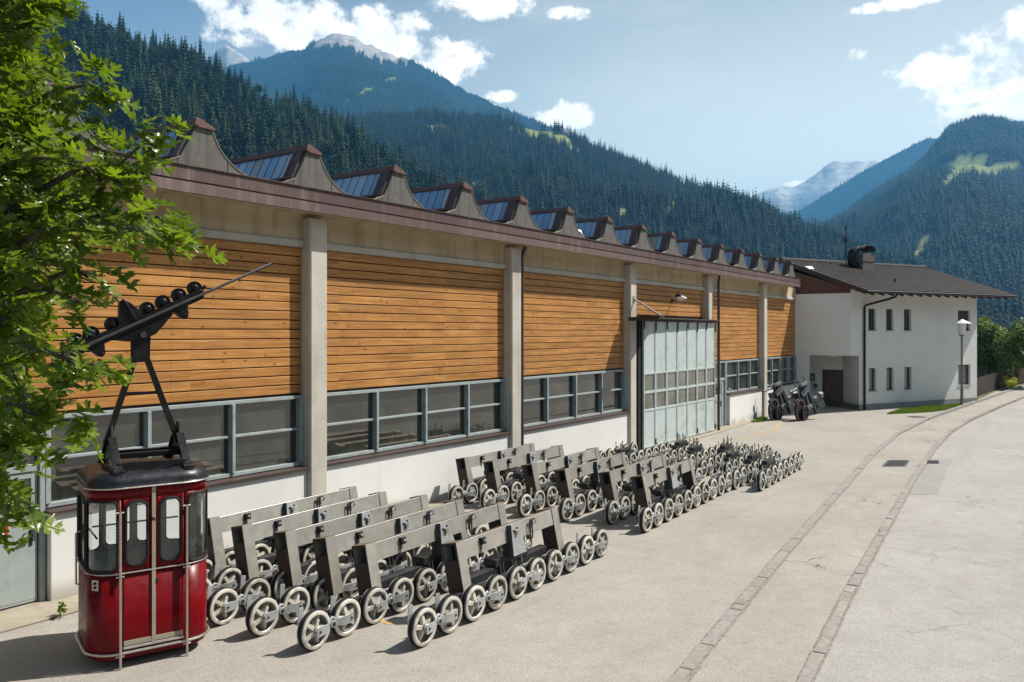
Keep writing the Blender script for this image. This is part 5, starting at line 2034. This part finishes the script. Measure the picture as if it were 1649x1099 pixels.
def cover(px, py, VV, meadows):
    out = np.zeros(len(px))
    for (cx, cy, rx, ry, rot) in meadows:
        c, s = math.cos(R(rot)), math.sin(R(rot))
        dx, dy = px - cx, py - cy
        u, v = (dx * c + dy * s) / rx, (-dx * s + dy * c) / ry
        wob = 0.25 * np.sin(px * 0.21 + cy) + 0.2 * np.sin(py * 0.7 + px * 0.11)
        out = np.maximum(out, np.clip((1.0 - (u * u + v * v) + wob) * 3.0, 0, 1))
    return out


def sample_hill(h, n, rng, tmin=0.0, tmax=1.02, xr=None):
    px = h['px']
    x0, x1 = (px[0], px[-1]) if xr is None else xr
    x = rng.uniform(x0, x1, n * 3)
    t = rng.uniform(tmin, tmax, n * 3)
    D, B = np.interp(x, px, h['D']), np.interp(x, px, h['B'])
    d = B + (D - B) * t
    keep = rng.uniform(0, 1, n * 3) < d / D.max()
    x, t = x[keep][:n], t[keep][:n]
    fi = (x - px[0]) / (px[-1] - px[0]) * (len(px) - 1)
    fj = np.interp(t, h['T'], np.arange(len(h['T'])))
    i0, j0 = np.clip(fi.astype(int), 0, len(px) - 2), np.clip(fj.astype(int), 0, len(h['T']) - 2)
    a, b = (fi - i0)[:, None], (fj - j0)[:, None]
    V = h['V']
    P = (V[j0, i0] * (1 - a) + V[j0, i0 + 1] * a) * (1 - b) + (V[j0 + 1, i0] * (1 - a) + V[j0 + 1, i0 + 1] * a) * b
    ok = (h['meadow'][j0, i0] < 0.35) & (h['rock'][j0, i0] < 0.45 * rng.uniform(0.3, 1.6, len(j0)))
    return P[ok], x[ok], t[ok]


def conifer_tpl(seed, tiers, seg, slim=0.17):
    """unit high spruce of ragged, drooping branch whorls"""
    rnd = random.Random(seed)
    V, F = [], []
    for k in range(tiers):
        f = k / tiers
        zt = 1.0 - 0.86 * f ** 0.92
        r = slim * (0.10 + 0.95 * f ** 0.85) * rnd.uniform(0.85, 1.15)
        if k == 0:
            zt = 1.0
        drop = 0.07 + 0.16 * (1 / tiers) * 5 * (0.4 + f)
        b = len(V)
        V.append((rnd.uniform(-.01, .01), rnd.uniform(-.01, .01), zt))
        m = seg * 2
        ph = rnd.uniform(0, 6.28)
        for j in range(m):
            a = ph + 2 * math.pi * j / m
            rr = r * (rnd.uniform(0.8, 1.25) if j % 2 == 0 else rnd.uniform(0.42, 0.6))
            zz = zt - drop * (rnd.uniform(0.85, 1.2) if j % 2 == 0 else 0.55)
            V.append((rr * math.cos(a), rr * math.sin(a), max(zz, 0.03)))
        for j in range(m):
            F.append((b, b + 1 + j, b + 1 + (j + 1) % m))
    return np.array(V), np.array(F)


def round_tpl(seed, n, wd=0.26):
    """unit high broadleaf or larch crown of many small leaf clumps"""
    rnd = random.Random(seed)
    V, F = [], []
    lumps = [(rnd.gauss(0, 0.45), rnd.gauss(0, 0.45), rnd.uniform(0.25, 0.9)) for _ in range(9)]
    for i in range(n):
        lx, ly, lz = rnd.choice(lumps)
        th, ph = rnd.uniform(0, 6.28), math.acos(rnd.uniform(-1, 1))
        k = rnd.uniform(0.75, 1.0)
        env = math.sin(math.pi * min(max(lz * 0.85 + 0.12, 0), 1)) ** 0.7
        c = Vector((lx * wd * env + 0.11 * k * math.sin(ph) * math.cos(th), ly * wd * env + 0.11 * k * math.sin(ph) * math.sin(th), lz + 0.12 * k * math.cos(ph)))
        c.z = min(max(c.z, 0.06), 1.0)
        b = len(V)
        s = rnd.uniform(0.04, 0.085)
        for _ in range(3):
            V.append((c.x + rnd.uniform(-s, s), c.y + rnd.uniform(-s, s), c.z + rnd.uniform(-s, s) * 0.8))
        F.append((b, b + 1, b + 2))
    return np.array(V), np.array(F)


def scatter(name, P, H, Wd, tint, tpls, which, rng, mat):
    Vs, Fs, Ts = [], [], []
    base = 0
    for w, (tv, tf) in enumerate(tpls):
        m = which == w
        if not m.any():
            continue
        p, hh, ww, tt = P[m], H[m], Wd[m], tint[m]
        a = rng.uniform(0, 2 * np.pi, len(p))
        c, s = np.cos(a)[:, None], np.sin(a)[:, None]
        x = (tv[None, :, 0] * c - tv[None, :, 1] * s) * (hh * ww)[:, None]
        y = (tv[None, :, 0] * s + tv[None, :, 1] * c) * (hh * ww)[:, None]
        z = tv[None, :, 2] * hh[:, None]
        V = np.stack([x + p[:, 0:1], y + p[:, 1:2], z + p[:, 2:3] - 0.3], -1)
        n = tv.shape[0]
        F = tf[None] + (np.arange(len(p)) * n)[:, None, None] + base
        Vs.append(V.reshape(-1, 3))
        Fs.append(F.reshape(-1, 3))
        Ts.append(np.repeat(tt, n) + rng.uniform(-0.06, 0.06, len(p) * n))
        base += len(p) * n
    o = big_mesh(name, np.concatenate(Vs), np.concatenate(Fs), mat, np.clip(np.concatenate(Ts), 0, 1))
    return tag(o, kind='stuff')


def patchy(P, lam, seed):
    return np.array([noise.fractal(Vector((p[0] / lam + seed, p[1] / lam, 0)), 1.0, 2.0, 3) for p in P])


rng = np.random.default_rng(5)
# near slope right behind the hall
HA = hill('near_hill', [(-700, -320), (-300, -180), (0, -20), (110, 38), (200, 80), (260, 100), (310, 114), (370, 142), (430, 184), (500, 204), (560, 236), (640, 284), (700, 312), (780, 352), (900, 400), (1050, 440), (1200, 470), (1400, 500)],
          [(-700, 620), (400, 600), (900, 560), (1400, 500)], [(-700, 190), (1400, 200)], 190, 70, 9, 90, 1, 1.05)
# middle ridge
HB = hill('middle_ridge', [(350, 215), (500, 206), (600, 192), (700, 186), (800, 198), (860, 212), (905, 217), (960, 247), (1050, 276), (1150, 312), (1230, 344), (1290, 371), (1370, 404), (1450, 436), (1550, 478), (1700, 520)],
          [(350, 1550), (900, 1500), (1300, 1300), (1700, 1100)], [(350, 500), (1700, 520)], 230, 110, 38, 260, 2, 1.0,
          [(697, 209, 34, 7, 4), (873, 219, 55, 9, 12), (905, 232, 34, 6, 24), (1345, 428, 22, 6, -8), (1085, 330, 6, 18, 10), (985, 310, 14, 4, 0), (770, 300, 10, 4, 0), (1000, 345, 7, 14, 20), (1180, 372, 10, 5, 0)])


def rock_c(VV, px, py):
    thr = np.interp(px, [300, 480, 502, 545, 600, 655, 700], [1500, 1500, 1060, 1035, 1000, 1015, 1500])
    return np.clip((VV[:, 2] - thr + 22 * np.sin(px * 0.31) + 18 * np.sin(px * 0.77 + 1)) / 35, 0, 1)


HC = hill('high_mountain', [(150, 150), (330, 112), (372, 108), (400, 104), (440, 90), (490, 82), (510, 66), (530, 60), (545, 57), (560, 59), (580, 66), (620, 86), (660, 98), (700, 116), (740, 142), (780, 162), (830, 186), (905, 218), (1000, 262), (1100, 310), (1250, 400)],
          [(150, 3400), (1250, 3000)], [(150, 1600), (1250, 1500)], 220, 130, 110, 700, 3, 0.95,
          [(590, 146, 18, 3, -22), (634, 128, 12, 3, -15), (560, 163, 14, 2.5, -35)], rock_c, 60, 0.10)
HC2 = hill('rocky_peak', [(250, 140), (300, 112), (335, 98), (352, 84), (365, 76), (378, 82), (392, 92), (410, 101), (440, 110), (500, 130)],
           [(250, 4000), (500, 4000)], [(250, 3400), (500, 3400)], 90, 40, 60, 300, 4, 1.0, (), lambda V, a, b: np.ones(len(V)), 500, 0.25)
HE_ = hill('right_mountain', [(1100, 490), (1200, 446), (1290, 400), (1350, 362), (1413, 322), (1468, 281), (1500, 249), (1525, 219), (1570, 199), (1610, 199), (1649, 205), (1750, 220), (2000, 190), (2300, 150)],
           [(1100, 2300), (1350, 2500), (1570, 3200), (2300, 3000)], [(1100, 900), (2300, 700)], 230, 130, 90, 600, 6, 0.92,
           [(1558, 266, 36, 17, -12), (1600, 274, 46, 8, -4), (1530, 290, 30, 7, -32), (1630, 268, 24, 6, 0), (1480, 405, 30, 7, -62), (1455, 440, 18, 4, -60), (1600, 240, 0.1, 0.1, 0)], None, 0)
HD = hill('far_ridge', [(1150, 390), (1222, 358), (1290, 338), (1345, 306), (1400, 270), (1450, 243), (1486, 225), (1495, 221), (1510, 222), (1560, 205), (1700, 190), (1900, 200)],
          [(1150, 4700), (1900, 4700)], [(1150, 3300), (1900, 3300)], 110, 60, 90, 700, 7, 0.95, (), None, 0)
HF = hill('distant_peak', [(1120, 360), (1180, 334), (1222, 314), (1254, 302), (1275, 304), (1295, 294), (1322, 275), (1335, 264), (1347, 258), (1362, 260), (1380, 258), (1413, 259), (1450, 264), (1500, 272), (1600, 280)],
          [(1120, 6300), (1600, 6300)], [(1120, 5000), (1600, 5000)], 110, 50, 90, 800, 9, 0.9, (),
          lambda V, a, b: np.clip((V[:, 2] - 820) / 250, 0, 0.9), 0)
bpy.data.objects['distant_peak'].data.materials[0] = M['alpine']
# valley side opposite the hall: seen only in the panes
mb = MB()
pr = []
for i in range(41):
    x = -1500 + i * 75
    for j, (y, z) in enumerate(((-150, -3), (-260, 45), (-420, 140), (-700, 270), (-1000, 330), (-1300, 0))):
        zz = z * (1 + 0.25 * noise.noise(Vector((x / 300, j * 0.7, 3)))) if z > 0 else z
        pr.append((x, y + 30 * noise.noise(Vector((x / 150, j, 0))), zz))
mb.add(pr, [(i * 6 + j, i * 6 + j + 6, i * 6 + j + 7, i * 6 + j + 1) for i in range(40) for j in range(5)], 0, True)
tag(mb.build('opposite_slope', M['hill']), kind='structure')

# -- forests
TN = [conifer_tpl(i, 9, 6, 0.20 + 0.03 * (i % 4)) for i in range(5)]
TL = [round_tpl(40 + i, 230) for i in range(3)]
P, X, T = sample_hill(HA, 5600, rng, 0.02, 1.03, (-500, 1250))
n = len(P)
pat = patchy(P, 55, 3.0)
isl = (rng.uniform(0, 1, n) + pat * 1.1) > 0.66
H = np.where(isl, rng.uniform(11, 18, n), np.clip(rng.normal(18.5, 5.0, n), 8, 30))
Wd = rng.uniform(0.85, 1.25, n)
tint = np.clip(np.where(isl, rng.normal(0.8, 0.12, n), rng.normal(0.27, 0.18, n) + pat * 0.25), 0, 1)
which = np.where(isl, 5 + rng.integers(0, 3, n), rng.integers(0, 5, n))
# the nearest, largest looking trees above the roof line are single things; the rest is one mass
rel = P - np.array(CAM)
dep = rel @ np.array(FWD)
ytop = 535 - 1330 * (rel[:, 2] + H) / dep
xx = 824.5 + 1330 * (rel @ np.array(RGT)) / dep
roofy = np.interp(xx, [0, 318, 1275, 1649], [150, 200, 425, 470])
vis = (xx > 60) & (xx < 1260) & (ytop < roofy - 12)
score = np.where(vis, H / dep, 0)
top = np.argsort(-score)[:300]
single = np.zeros(n, bool)
single[top] = True
r_ = ~single
scatter('near_forest', P[r_], H[r_], Wd[r_], tint[r_], TN + TL, which[r_], rng, M['forest'])
protos = {}
trees = [(k_, P[k_], H[k_], Wd[k_], which[k_]) for k_ in top]
for k_, p, hh, ww, wh in trees:
    wh = int(wh)
    if wh not in protos:
        tv, tf = (TN + TL)[wh]
        if wh < 5:
            tv, tf = conifer_tpl(wh + 70, 13, 7, 0.20 + 0.03 * (wh % 4))
        tn = (0.25 + 0.08 * wh) * np.ones(len(tv)) + rng.uniform(-0.1, 0.1, len(tv)) if wh < 5 else rng.uniform(0.75, 1.0, len(tv))
        o = big_mesh('spruce_tree' if wh < 5 else 'larch_tree', tv, tf, M['needles'], np.clip(tn, 0, 1))
        protos[wh] = o
    else:
        o = protos[wh].copy()
        COL.objects.link(o)
    o.location = (p[0], p[1], p[2] - 0.3)
    o.scale = (hh * ww, hh * ww, hh)
    o.rotation_euler = (0, 0, rng.uniform(0, 6.28))
    if wh < 5:
        tag(o, 'dark green spruce in the dense wood on the near slope above the sawtooth roof', 'spruce', 'spruces on the near slope')
    else:
        tag(o, 'paler olive round crowned tree among the dark spruces on the near slope', 'tree', 'paler trees on the near slope')

TM = [conifer_tpl(20 + i, 7, 5, 0.21) for i in range(4)]
TR = [round_tpl(60 + i, 60) for i in range(2)]
P, X, T = sample_hill(HB, 20000, rng, 0.05, 1.02)
n = len(P)
pat = patchy(P, 140, 9.0)
isl = (rng.uniform(0, 1, n) + pat * 1.1) > 0.78
H = np.where(isl, rng.uniform(11, 18, n), np.clip(rng.normal(19, 4.5, n), 8, 30))
scatter('ridge_forest', P, H, rng.uniform(0.9, 1.3, n), np.clip(np.where(isl, rng.normal(0.75, 0.12, n), rng.normal(0.3, 0.2, n) + pat * 0.4), 0, 1),
        TM + TR, np.where(isl, 4 + rng.integers(0, 2, n), rng.integers(0, 4, n)), rng, M['forest'])
TF = [conifer_tpl(30 + i, 4, 4, 0.24) for i in range(3)]
P, X, T = sample_hill(HC, 34000, rng, 0.1, 0.99, (330, 1150))
n = len(P)
pat = patchy(P, 300, 1.0)
scatter('mountain_forest', P, rng.uniform(13, 24, n), rng.uniform(1.0, 1.5, n), np.clip(rng.normal(0.33, 0.16, n) + pat * 0.35, 0, 1), TF, rng.integers(0, 3, n), rng, M['forest'])
P, X, T = sample_hill(HE_, 30000, rng, 0.02, 1.01, (1180, 1800))
n = len(P)
pat = patchy(P, 260, 6.0)
scatter('right_forest', P, rng.uniform(13, 24, n), rng.uniform(1.0, 1.5, n), np.clip(rng.normal(0.33, 0.18, n) + pat * 0.35, 0, 1), TF, rng.integers(0, 3, n), rng, M['forest'])

P, X, T = sample_hill(HD, 14000, rng, 0.05, 1.0)
n = len(P)
scatter('far_ridge_forest', P, rng.uniform(13, 24, n), rng.uniform(1.2, 1.8, n), np.clip(rng.normal(0.33, 0.18, n) + patchy(P, 300, 8.0) * 0.4, 0, 1), TF, rng.integers(0, 3, n), rng, M['forest'])

# ---------------------------------------------------------------- trees, shrubs and fence beyond the house
def leafy(name, parent, centre, rad, n, size, mat, rnd, lumps=14):
    L_ = []
    for _ in range(lumps):
        th, u = rnd.uniform(0, 6.28), rnd.uniform(-0.8, 1)
        s = math.sqrt(1 - u * u)
        k = rnd.uniform(0.45, 0.85)
        L_.append(Vector((rad[0] * k * s * math.cos(th), rad[1] * k * s * math.sin(th), rad[2] * k * u)))
    V, T_ = [], []
    for _ in range(n):
        c = rnd.choice(L_)
        d = Vector((rnd.gauss(0, 1), rnd.gauss(0, 1), rnd.gauss(0, 1))).normalized()
        q = Vector(centre) + c + Vector((d.x * rad[0], d.y * rad[1], d.z * rad[2])) * (0.38 * rnd.uniform(0.5, 1.05))
        a = Vector((rnd.gauss(0, 1), rnd.gauss(0, 1), rnd.gauss(0, 0.5))).normalized()
        b = a.cross(d + Vector((0, 0, 0.6))).normalized()
        s = size * rnd.uniform(0.6, 1.3)
        V += [q - a * s, q + b * s * 0.45, q + a * s, q - b * s * 0.45]
        T_ += [rnd.random()] * 4
    F = np.arange(len(V)).reshape(-1, 4)
    o = big_mesh(name, np.array([tuple(v) for v in V]), F, mat, T_)
    if parent is not None:
        o.parent = parent
    return o


def garden_tree(px, d, top, label, rad, n, seed, size=0.17):
    rnd = random.Random(seed)
    loc = at_px(px, d)
    t = thing('garden_tree', label, 'tree', loc, 0, 'garden trees beyond the white house')
    zc = top - rad[2]
    leafy('crown', t, (0, 0, zc), rad, n, size, M['bush'], rnd, 20)
    tb = MB()
    tb.tube([(0, 0, -0.1), (0.05, 0.03, zc * 0.5), (0, 0, zc)], 0.14, 8, radii=[0.2, 0.15, 0.08])
    for i in range(5):
        a = i * 1.3
        tb.tube([(0, 0, zc * 0.55), (math.cos(a) * rad[0] * 0.5, math.sin(a) * rad[1] * 0.5, zc + 0.3)], 0.05, 6, radii=[0.07, 0.03])
    tb.build('trunk', M['bark'], t)


garden_tree(1590, 68, 5.0, 'bushy round tree right beside the corner of the white house', (2.1, 2.1, 2.3), 5200, 1)
garden_tree(1618, 70, 4.4, 'lower spreading tree between the house corner and the picture edge', (2.2, 2.2, 2.0), 5000, 2)
garden_tree(1655, 62, 5.3, 'big leafy tree at the right edge of the picture', (2.4, 2.4, 2.6), 5600, 3)
garden_tree(1575, 92, 6.4, 'pale tall tree rising behind the house corner', (1.9, 1.9, 3.0), 3000, 4)
garden_tree(1640, 95, 4.5, 'dark tree farther back behind the lower spreading tree', (4, 3, 2.2), 4500, 5, 0.22)
rnd = random.Random(77)
sh = thing('shrub', 'low yellow green shrub by the picket fence along the kerb', 'shrub', at_px(1622, 59.5))
leafy('foliage', sh, (0, 0, 0.55), (0.95, 0.6, 0.5), 1500, 0.085, M['shrub'], rnd, 12)
sb = MB()
for i in range(7):
    a = i * 0.9
    sb.tube([(0, 0, 0), (math.cos(a) * 0.4, math.sin(a) * 0.3, 0.7)], 0.012, 5)
sb.build('stem', M['bark'], sh)

M['fence'] = paint('dark brown fence wood', (0.05, 0.032, 0.022), 0.75, 0, 0.35, 5)
M['fence2'] = paint('weathered plank wood', (0.075, 0.05, 0.035), 0.8, 0, 0.3, 3)


def fence(name, label, pts, h, pitch, w, mat):
    t = thing(name, label, 'fence', pts[0])
    o0 = Vector(pts[0])
    pk, rl, ps = MB(), MB(), []
    for a, b in zip(pts[:-1], pts[1:]):
        a, b = Vector(a) - o0, Vector(b) - o0
        L_ = (b - a).length
        u = (b - a).normalized()
        nrm = Vector((-u.y, u.x, 0))
        k_ = int(L_ / pitch)
        for i in range(k_):
            p = a + u * (i + 0.5) * pitch
            hh = h * random.Random(i).uniform(0.97, 1.02)
            pk.bar(p + Vector((0, 0, 0.06)), p + Vector((0, 0, hh)), w, 0.022, up=nrm)
        for z in (0.3 * h, 0.82 * h):
            rl.bar(a + nrm * 0.03 + Vector((0, 0, z)), b + nrm * 0.03 + Vector((0, 0, z)), 0.04, 0.07)
        m_ = max(1, int(L_ / 2.2))
        for i in range(m_ + 1):
            ps.append(a + u * (L_ * i / m_) + nrm * 0.08)
    pk.build('pickets', mat, t)
    rl.build('rail', mat, t)
    for p in ps:
        q = MB()
        q.box(p.x - 0.05, p.x + 0.05, p.y - 0.05, p.y + 0.05, -0.05, h * 1.04)
        q.build('fence_post', mat, t)
    return t


fence('picket_fence', 'dark brown picket fence along the kerb beyond the house', [(51.6, -7.3, 0), (56, -7.4, 0), (62, -7.7, 0), (69.5, -8.3, 0), (82, -10.2, 0)], 1.25, 0.13, 0.085, M['fence'])
fence('plank_fence', 'taller weathered plank fence behind the picket fence', [tuple(at_px(1540, 74)), tuple(at_px(1620, 73)), tuple(at_px(1760, 70))], 1.9, 0.16, 0.15, M['fence2'])
# small far house whose roof shows between the crowns
fh = thing('far_house', 'small distant house whose roof peeks out between the garden trees', 'house', at_px(1632, 190))
mb = MB()
mb.box(-5, 5, -4, 4, 0, 2.2, 0)
mb.build('wall', M['house'], fh)
mb = MB()
mb.prism([(-5.6, -4.6, 2.1), (-5.6, 0, 3.7), (-5.6, 4.6, 2.1), (-5.6, 4.6, 2.3), (-5.6, 0, 3.95), (-5.6, -4.6, 2.3)], (11.2, 0, 0))
mb.build('roof', M['tiles'], fh)
mb = MB()
mb.box(-0.5, 0.5, -1.5, -0.7, 3.2, 4.3)
mb.build('chimney', M['house'], fh)

# lawn strip before the house, weeds at the wall foot
def blades(name, poly, n, h, seed, mat):
    rnd = random.Random(seed)
    xs, ys = [p[0] for p in poly], [p[1] for p in poly]

    def inside(x, y):
        c = False
        for (x0, y0), (x1, y1) in zip(poly, poly[1:] + poly[:1]):
            if (y0 > y) != (y1 > y) and x < (x1 - x0) * (y - y0) / (y1 - y0) + x0:
                c = not c
        return c
    V, T_ = [], []
    while len(V) < n * 3:
        x, y = rnd.uniform(min(xs), max(xs)), rnd.uniform(min(ys), max(ys))
        if not inside(x, y):
            continue
        a = rnd.uniform(0, 6.28)
        w = 0.012 * rnd.uniform(0.7, 1.5)
        hh = h * rnd.uniform(0.5, 1.3)
        l_ = hh * rnd.uniform(0.1, 0.7)
        V += [(x - math.sin(a) * w, y + math.cos(a) * w, 0), (x + math.sin(a) * w, y - math.cos(a) * w, 0), (x + math.cos(a) * l_, y + math.sin(a) * l_, hh)]
        T_ += [rnd.random()] * 3
    return tag(big_mesh(name, np.array(V), np.arange(len(V)).reshape(-1, 3), mat, T_), kind='stuff')


LAWN = [(39.7, -4.85), (43.4, -4.95), (48.6, -7.25), (47, -7.4), (44.7, -7.2), (42.4, -6.6)]
sheet('lawn', LAWN, 0.007, M['land'])
blades('lawn_grass', LAWN, 16000, 0.10, 5, M['grass'])
blades('wall_weeds', [(31.9, -0.45), (34.3, -0.15), (34.4, -0.5), (32.6, -0.85)], 900, 0.12, 6, M['grass'])
wd = thing('weed', 'small green weed growing at the edge of the concrete apron', 'plant', (0.42, -0.93, 0.0))
leafy('leaves', wd, (0, 0, 0.12), (0.09, 0.09, 0.12), 26, 0.05, M['grass'], random.Random(3), 5)
wd = MB()
for i in range(3):
    wd.tube([(0.42, -0.93, 0), (0.42 + 0.03 * (i - 1), -0.93, 0.2)], 0.004, 5)
wd.build('stem', M['grass'], bpy.data.objects['weed']).matrix_parent_inverse = Matrix.Translation((-0.42, 0.93, 0))
# ---------------------------------------------------------------- red oak reaching in from the left
HALF = [(0.0, 0.0), (0.045, 0.10), (0.20, 0.13), (0.31, 0.24), (0.19, 0.245), (0.065, 0.30), (0.09, 0.37), (0.32, 0.40), (0.47, 0.55), (0.35, 0.535), (0.34, 0.63), (0.21, 0.55), (0.065, 0.56), (0.085, 0.64), (0.23, 0.70), (0.33, 0.85), (0.215, 0.80), (0.18, 0.88), (0.07, 0.80), (0.075, 0.90), (0.0, 1.0)]
from mathutils.geometry import tessellate_polygon


def leaf_tpl(fold, bend, seed):
    rnd = random.Random(seed)
    V, F = [], []
    for sd in (1, -1):
        pts = [(x * rnd.uniform(0.88, 1.1), y + (rnd.uniform(-0.02, 0.02) if 0 < i < len(HALF) - 1 else 0)) for i, (x, y) in enumerate(HALF)]
        tri = tessellate_polygon([[Vector((x, y, 0)) for x, y in pts]])
        b = len(V)
        for x, y in pts:
            V.append((sd * x * math.cos(fold), y, x * math.sin(fold) - bend * y * y + 0.05 * math.sin(7 * y + x * 5)))
        for t in tri:
            F.append(tuple(b + i for i in (t if sd > 0 else t[::-1])))
    # stalk
    b = len(V)
    V += [(-0.012, -0.28, -0.03), (0.012, -0.28, -0.03), (0.012, 0.02, 0), (-0.012, 0.02, 0)]
    F += [(b, b + 1, b + 2), (b, b + 2, b + 3)]
    return np.array(V), np.array(F)


def oak():
    rnd = random.Random(11)
    base = at_px(-190, 6.6)
    root = thing('oak_tree', 'leafy red oak with deeply lobed bright green leaves at the left edge', 'tree', base)
    bl = Vector(base)
    YL = [-120, -40, 0, 50, 100, 150, 190, 240, 280, 310, 340, 380, 410, 440, 480, 520, 560, 590, 640, 690, 720, 760, 860]
    XM = [45, 60, 66, 44, 52, 58, 64, 78, 86, 96, 104, 108, 88, 70, 58, 48, 42, 38, 34, 16, -10, -26, -36]
    twigs = []

    def P3(x, y, d):
        p = at_px(x, d, zpx(y, d))
        return p
    # body of the crown
    while len(twigs) < 780:
        y = rnd.uniform(-330, 720)
        xm = np.interp(y, YL, XM)
        x = xm - abs(rnd.gauss(0, 1)) * 120 - rnd.uniform(0, 45)
        if x < -520 or (y > 640 and rnd.random() < 0.6):
            continue
        d = rnd.uniform(5.0, 8.2)
        twigs.append((P3(x, y, d), 9, 0.13))
    # the far and left side of the crown
    cc = P3(-200, 230, 6.8)
    k_ = 0
    while k_ < 300:
        q = cc + Vector((rnd.gauss(0, 1.15), rnd.gauss(0, 1.15), rnd.gauss(0, 1.0)))
        dq = (q - CAM).dot(FWD)
        if dq > 4.6 and 824.5 + 1330 * (q - CAM).dot(RGT) / dq < -40 and q.z > 2.6:
            twigs.append((q, 8, 0.14))
            k_ += 1
    # single sprays that stand out against the facade and the sky
    SPR = [[(90, 330, 5.4), (150, 300, 5.4), (185, 272, 5.4), (215, 245, 5.4), (240, 225, 5.4), (258, 205, 5.4)],
           [(80, 150, 5.5), (120, 140, 5.5), (146, 135, 5.5), (158, 150, 5.5)],
           [(70, 370, 5.2), (140, 360, 5.2), (180, 362, 5.2), (220, 372, 5.2), (252, 372, 5.2), (282, 368, 5.2)],
           [(150, 350, 5.6), (195, 345, 5.6), (230, 352, 5.6), (258, 350, 5.6)],
           [(60, 560, 5.0), (110, 580, 5.0), (135, 586, 5.0), (155, 590, 5.0)],
           [(10, 640, 5.0), (60, 672, 5.0), (95, 678, 5.0), (112, 676, 5.0)],
           [(-60, 700, 5.2), (-10, 745, 5.2), (12, 775, 5.2), (15, 810, 5.2), (8, 845, 5.2)],
           [(40, 640, 5.3), (40, 680, 5.3), (45, 712, 5.3)],
           [(20, 10, 5.2), (50, -2, 5.2), (66, 6, 5.2)], [(120, 432, 5.6), (142, 446, 5.6)], [(90, 470, 5.3), (128, 488, 5.3)],
           [(130, 220, 5.6), (165, 245, 5.6), (195, 262, 5.6)], [(130, 270, 5.3), (175, 285, 5.3), (196, 300, 5.3)]]
    limbs = []
    for sp in SPR:
        pts = [P3(*p) for p in sp]
        limbs.append(pts)
        for a, b in zip(pts[:-1], pts[1:]):
            for t in (0.0, 0.5):
                twigs.append((a.lerp(b, t), 5, 0.07))
        twigs.append((pts[-1], 7, 0.05))
    tp = [leaf_tpl(f, b, i) for i, (f, b) in enumerate(((0.18, 0.12), (0.32, 0.25), (0.08, 0.05), (0.45, 0.35), (0.25, -0.08)))]
    Vs, Fs, Ts = [], [], []
    nb = 0
    up = Vector((0, 0, 1))
    ctr = P3(-220, 250, 6.6)
    for (p, k_, spr) in twigs:
        outw = (p - ctr)
        outw.z *= 0.3
        outw.normalize()
        for _ in range(k_):
            ax = (outw * 0.75 + Vector((rnd.gauss(0, 0.75), rnd.gauss(0, 0.75), rnd.gauss(-0.25, 0.45)))).normalized()
            nr = (up * 0.95 + Vector((rnd.gauss(0, 0.55), rnd.gauss(0, 0.55), 0)) + SUN * 0.25)
            nr = (nr - ax * nr.dot(ax)).normalized()
            sx = ax.cross(nr)
            q = p + Vector((rnd.gauss(0, spr), rnd.gauss(0, spr), rnd.gauss(0, spr * 0.8))) - bl
            s = rnd.uniform(0.12, 0.215)
            tv, tf = tp[rnd.randrange(5)]
            Mx = np.array([sx, ax, nr])
            v = (tv + np.array([0, 0.28, 0])) * s @ Mx + np.array(q)
            Vs.append(v)
            Fs.append(tf + nb)
            Ts.append(np.full(len(v), rnd.random()))
            nb += len(v)
    o = big_mesh('leaves', np.concatenate(Vs), np.concatenate(Fs), M['oak'], np.concatenate(Ts))
    o.parent = root
    # wood: trunk, limbs to the sprays and a set of inner limbs, thin twigs to every cluster
    tb = MB()
    tb.tube([(0, 0, -0.1), (0.05, 0.02, 1.5), (-0.04, 0.05, 3.2), (0.03, 0, 5.0), (0, 0.05, 7.0), (0.05, 0, 8.6)], 0.2, 12, radii=[0.26, 0.2, 0.17, 0.13, 0.08, 0.03])
    tb.build('trunk', M['bark'], root)
    lb = MB()
    nodes = []
    for pts in limbs:
        st = Vector((0, 0, max(1.8, (pts[0].z - 0.9))))
        full = [st, st.lerp(pts[0] - bl, 0.55) + Vector((0, 0, 0.12))] + [p - bl for p in pts]
        lb.tube(full, 0.02, 6, radii=[0.05, 0.035] + [max(0.016 - 0.0025 * i, 0.004) for i in range(len(pts))])
        nodes += full[1:]
    inner = rnd.sample([t for t in twigs if t[1] == 9], 46)
    for (p, _, _) in inner:
        q = p - bl
        st = Vector((0, 0, max(1.6, q.z - 1.0 + rnd.uniform(-0.4, 0.3))))
        mid = st.lerp(q, 0.5) + Vector((rnd.uniform(-0.1, 0.1), rnd.uniform(-0.1, 0.1), 0.15))
        lb.tube([st, mid, q], 0.02, 6, radii=[0.045, 0.026, 0.008])
        nodes += [mid, mid.lerp(q, 0.5), q]
    for (p, k_, _) in twigs:
        q = p - bl
        nn_ = min(nodes, key=lambda a: (a - q).length_squared)
        if (nn_ - q).length > 0.02:
            lb.tube([nn_, nn_.lerp(q, 0.5) + Vector((0, 0, 0.03)), q], 0.004, 4, radii=[0.007, 0.005, 0.003])
    lb.build('branches', M['bark'], root, fix=False)


oak()

# ---------------------------------------------------------------- mountain air
hz = MB()
hz.box(-9500, 9500, -9500, 9500, -1.0, 1500)
ho = hz.build('haze', [])
vm = bpy.data.materials.new('valley haze')
vm.use_nodes = True
nt = vm.node_tree
nt.nodes.clear()
pv_ = N(nt, 'ShaderNodeVolumePrincipled')
pv_.inputs['Color'].default_value = (0.15, 0.52, 1.0, 1)
pv_.inputs['Density'].default_value = 0.00016
pv_.inputs['Anisotropy'].default_value = 0.0
ov = N(nt, 'ShaderNodeOutputMaterial')
nt.links.new(pv_.outputs[0], ov.inputs['Volume'])
ho.data.materials.clear()
ho.data.materials.append(vm)
tag(ho, kind='stuff')
bpy.context.view_layer.update()
